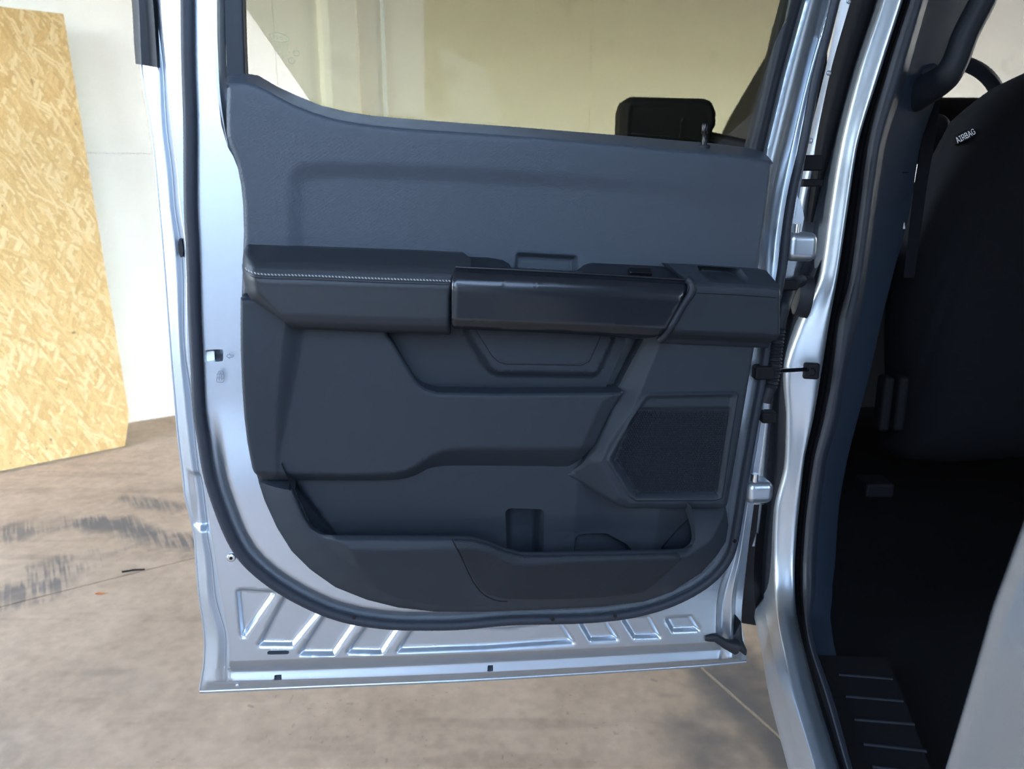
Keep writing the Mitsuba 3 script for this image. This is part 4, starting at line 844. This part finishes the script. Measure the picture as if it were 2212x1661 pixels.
add(TRK + "__firewall", relief(fwf, sg.Polygon([(.02, .5), (1.7, .5), (1.7, 1.12), (.02, 1.12)]), lambda u, v: 0 * u, .2, base=-.05, back=True), "black_matte", False, label="black footwell bulkhead")
wsf = Frame(A([side(2.45), 2.45, 0]), TS, unit([-TF[0] * .9, -TF[1] * .9, .62]), np.cross(TS, unit([-TF[0] * .9, -TF[1] * .9, .62])))
scene["clear_glass"] = {"type": "thindielectric", "int_ior": 1.52, "specular_transmittance": {"type": "rgb", "value": [.95, .96, .86]}}
add(TRK + "__windscreen", relief(wsf, sg.Polygon([(.14, 1.95), (1.5, 1.95), (1.42, 2.95), (.24, 2.95)]), lambda u, v: 0 * u, .3), "clear_glass", False, label="windscreen glass beyond the steering wheel")
# belt webbing and buckle glints
bl = loft([[PY(2008, 190, 1.60), PY(1992, 300, 1.60), PY(1972, 420, 1.60), PY(1952, 600, 1.6)], [PY(2034, 190, 1.59), PY(2020, 300, 1.59), PY(2000, 420, 1.59), PY(1975, 600, 1.6)]], 20, 1, True)
add(TRK + "__seat_belt", bl, "seat_cloth", False, label="black seat belt webbing")
add(TRK + "__seat_belt__guide", tube([PY(1953, 462, 1.50), PY(1950, 478, 1.5), PY(1953, 494, 1.50)], .003, 10), "steel", 50, label="small shiny belt guide")
# grab handle
gh = catmull([(2215, -230), (2152, -80), (2123, 0), (2085, 76), (2062, 136), (2040, 168), (2005, 190), (1975, 205)], 6)
gY = np.interp(np.arange(len(gh)), [0, len(gh) * .65, len(gh) - 1], [1.32, 1.34, 1.42])
add(TRK + "__grab_handle", tube(A([PY(x, y, Y) for (x, y), Y in zip(gh, gY)]), np.interp(np.linspace(0, 1, len(gh)), [0, .6, .85, 1], [.0185, .0195, .024, .028]), 18), "trim_dark", 60, label="dark grab handle on the pillar")
add(TRK + "__grab_handle__mount", rbox(PY(1985, 188, 1.42), (.030, .030, .02), (unit([1, .1, .35]), unit([-.35, 0, 1]), A([0.1, -1., 0])), .009), "trim_dark", 50)
# roof, far side and rear of the cab (they shade the interior)
cf = Frame(A([side(.35), .35, 0]), TF, TS, A([0, 0, 1.]))
add(TRK + "__roof", relief(cf, sg.Polygon([(-.75, .16), (1.75, .16), (1.75, 1.5), (-.75, 1.5)]), lambda u, v: 1.93 + .04 * np.cos((v - .83) * 1.8), .1, base=1.88, back=True), "silver_paint", 40, label="silver cab roof")
fr2 = Frame(A([side(.35), .35, 0]) + TS * 1.62, TF, A([0, 0, 1.]), -TS)
add(TRK + "__far_side", relief(fr2, sg.Polygon([(-.8, .5), (2.6, .5), (2.6, 1.18), (-.8, 1.2)]), lambda u, v: 0 * u, .1, base=-.08, back=True), "black_matte", 40)
fr3 = Frame(A([side(-.45), -.45, 0]), TS, A([0, 0, 1.]), -TF)
add(TRK + "__cab_back", relief(fr3, sg.Polygon([(.08, .5), (1.6, .5), (1.6, 1.9), (.08, 1.9)]), lambda u, v: 0 * u, .1, base=-.06, back=True), "black_matte", 40)
# rear quarter panel close to the camera
qe = [(2420, 600), (2330, 840), (2250, 1050), (2190, 1211), (2152, 1311), (2114, 1441), (2081, 1550), (2047, 1661), (2020, 1750)]
qV = unit(A([0, 0, 1.]) - .22 * TS); q0 = side_fr.O - TF * .95 + A([0, 0, 1.0])
qfr = Frame(q0, TF, qV, np.cross(TF, qV)); qp = qfr.D(qe)
qpoly = sg.Polygon([(qp[0, 0] - .30, qp[0, 1])] + [tuple(p) for p in qp] + [(qp[-1, 0] + .03, -.42), (qp[0, 0] - .30, -.42)]).buffer(0)
add(TRK + "__quarter_panel", relief(qfr, qpoly, lambda u, v: edge_round(.0035, sdist(qpoly, u, v), .006, 0.), .004, base=-.0015), "silver_paint", 50, label="silver body panel behind the door opening, close to the camera")
ql = [(2230, 960), (2205, 985), (2178, 1044), (2158, 1150), (2152, 1210), (2140, 1300), (2105, 1420), (2070, 1550), (2036, 1661), (2005, 1760)]
add(TRK + "__opening_seal", tube(resample(A([side_fr.O + TF * ((EYE + ray(x, y) * (np.dot(side_fr.O + TS * .03 - EYE, side_fr.N) / np.dot(ray(x, y), side_fr.N)) - side_fr.O) @ TF) + TS * .075 + A([0, 0, (EYE + ray(x, y) * (np.dot(side_fr.O + TS * .03 - EYE, side_fr.N) / np.dot(ray(x, y), side_fr.N)))[2]]) for x, y in ql]), .01), .016, 14), "soft_seal", 60)
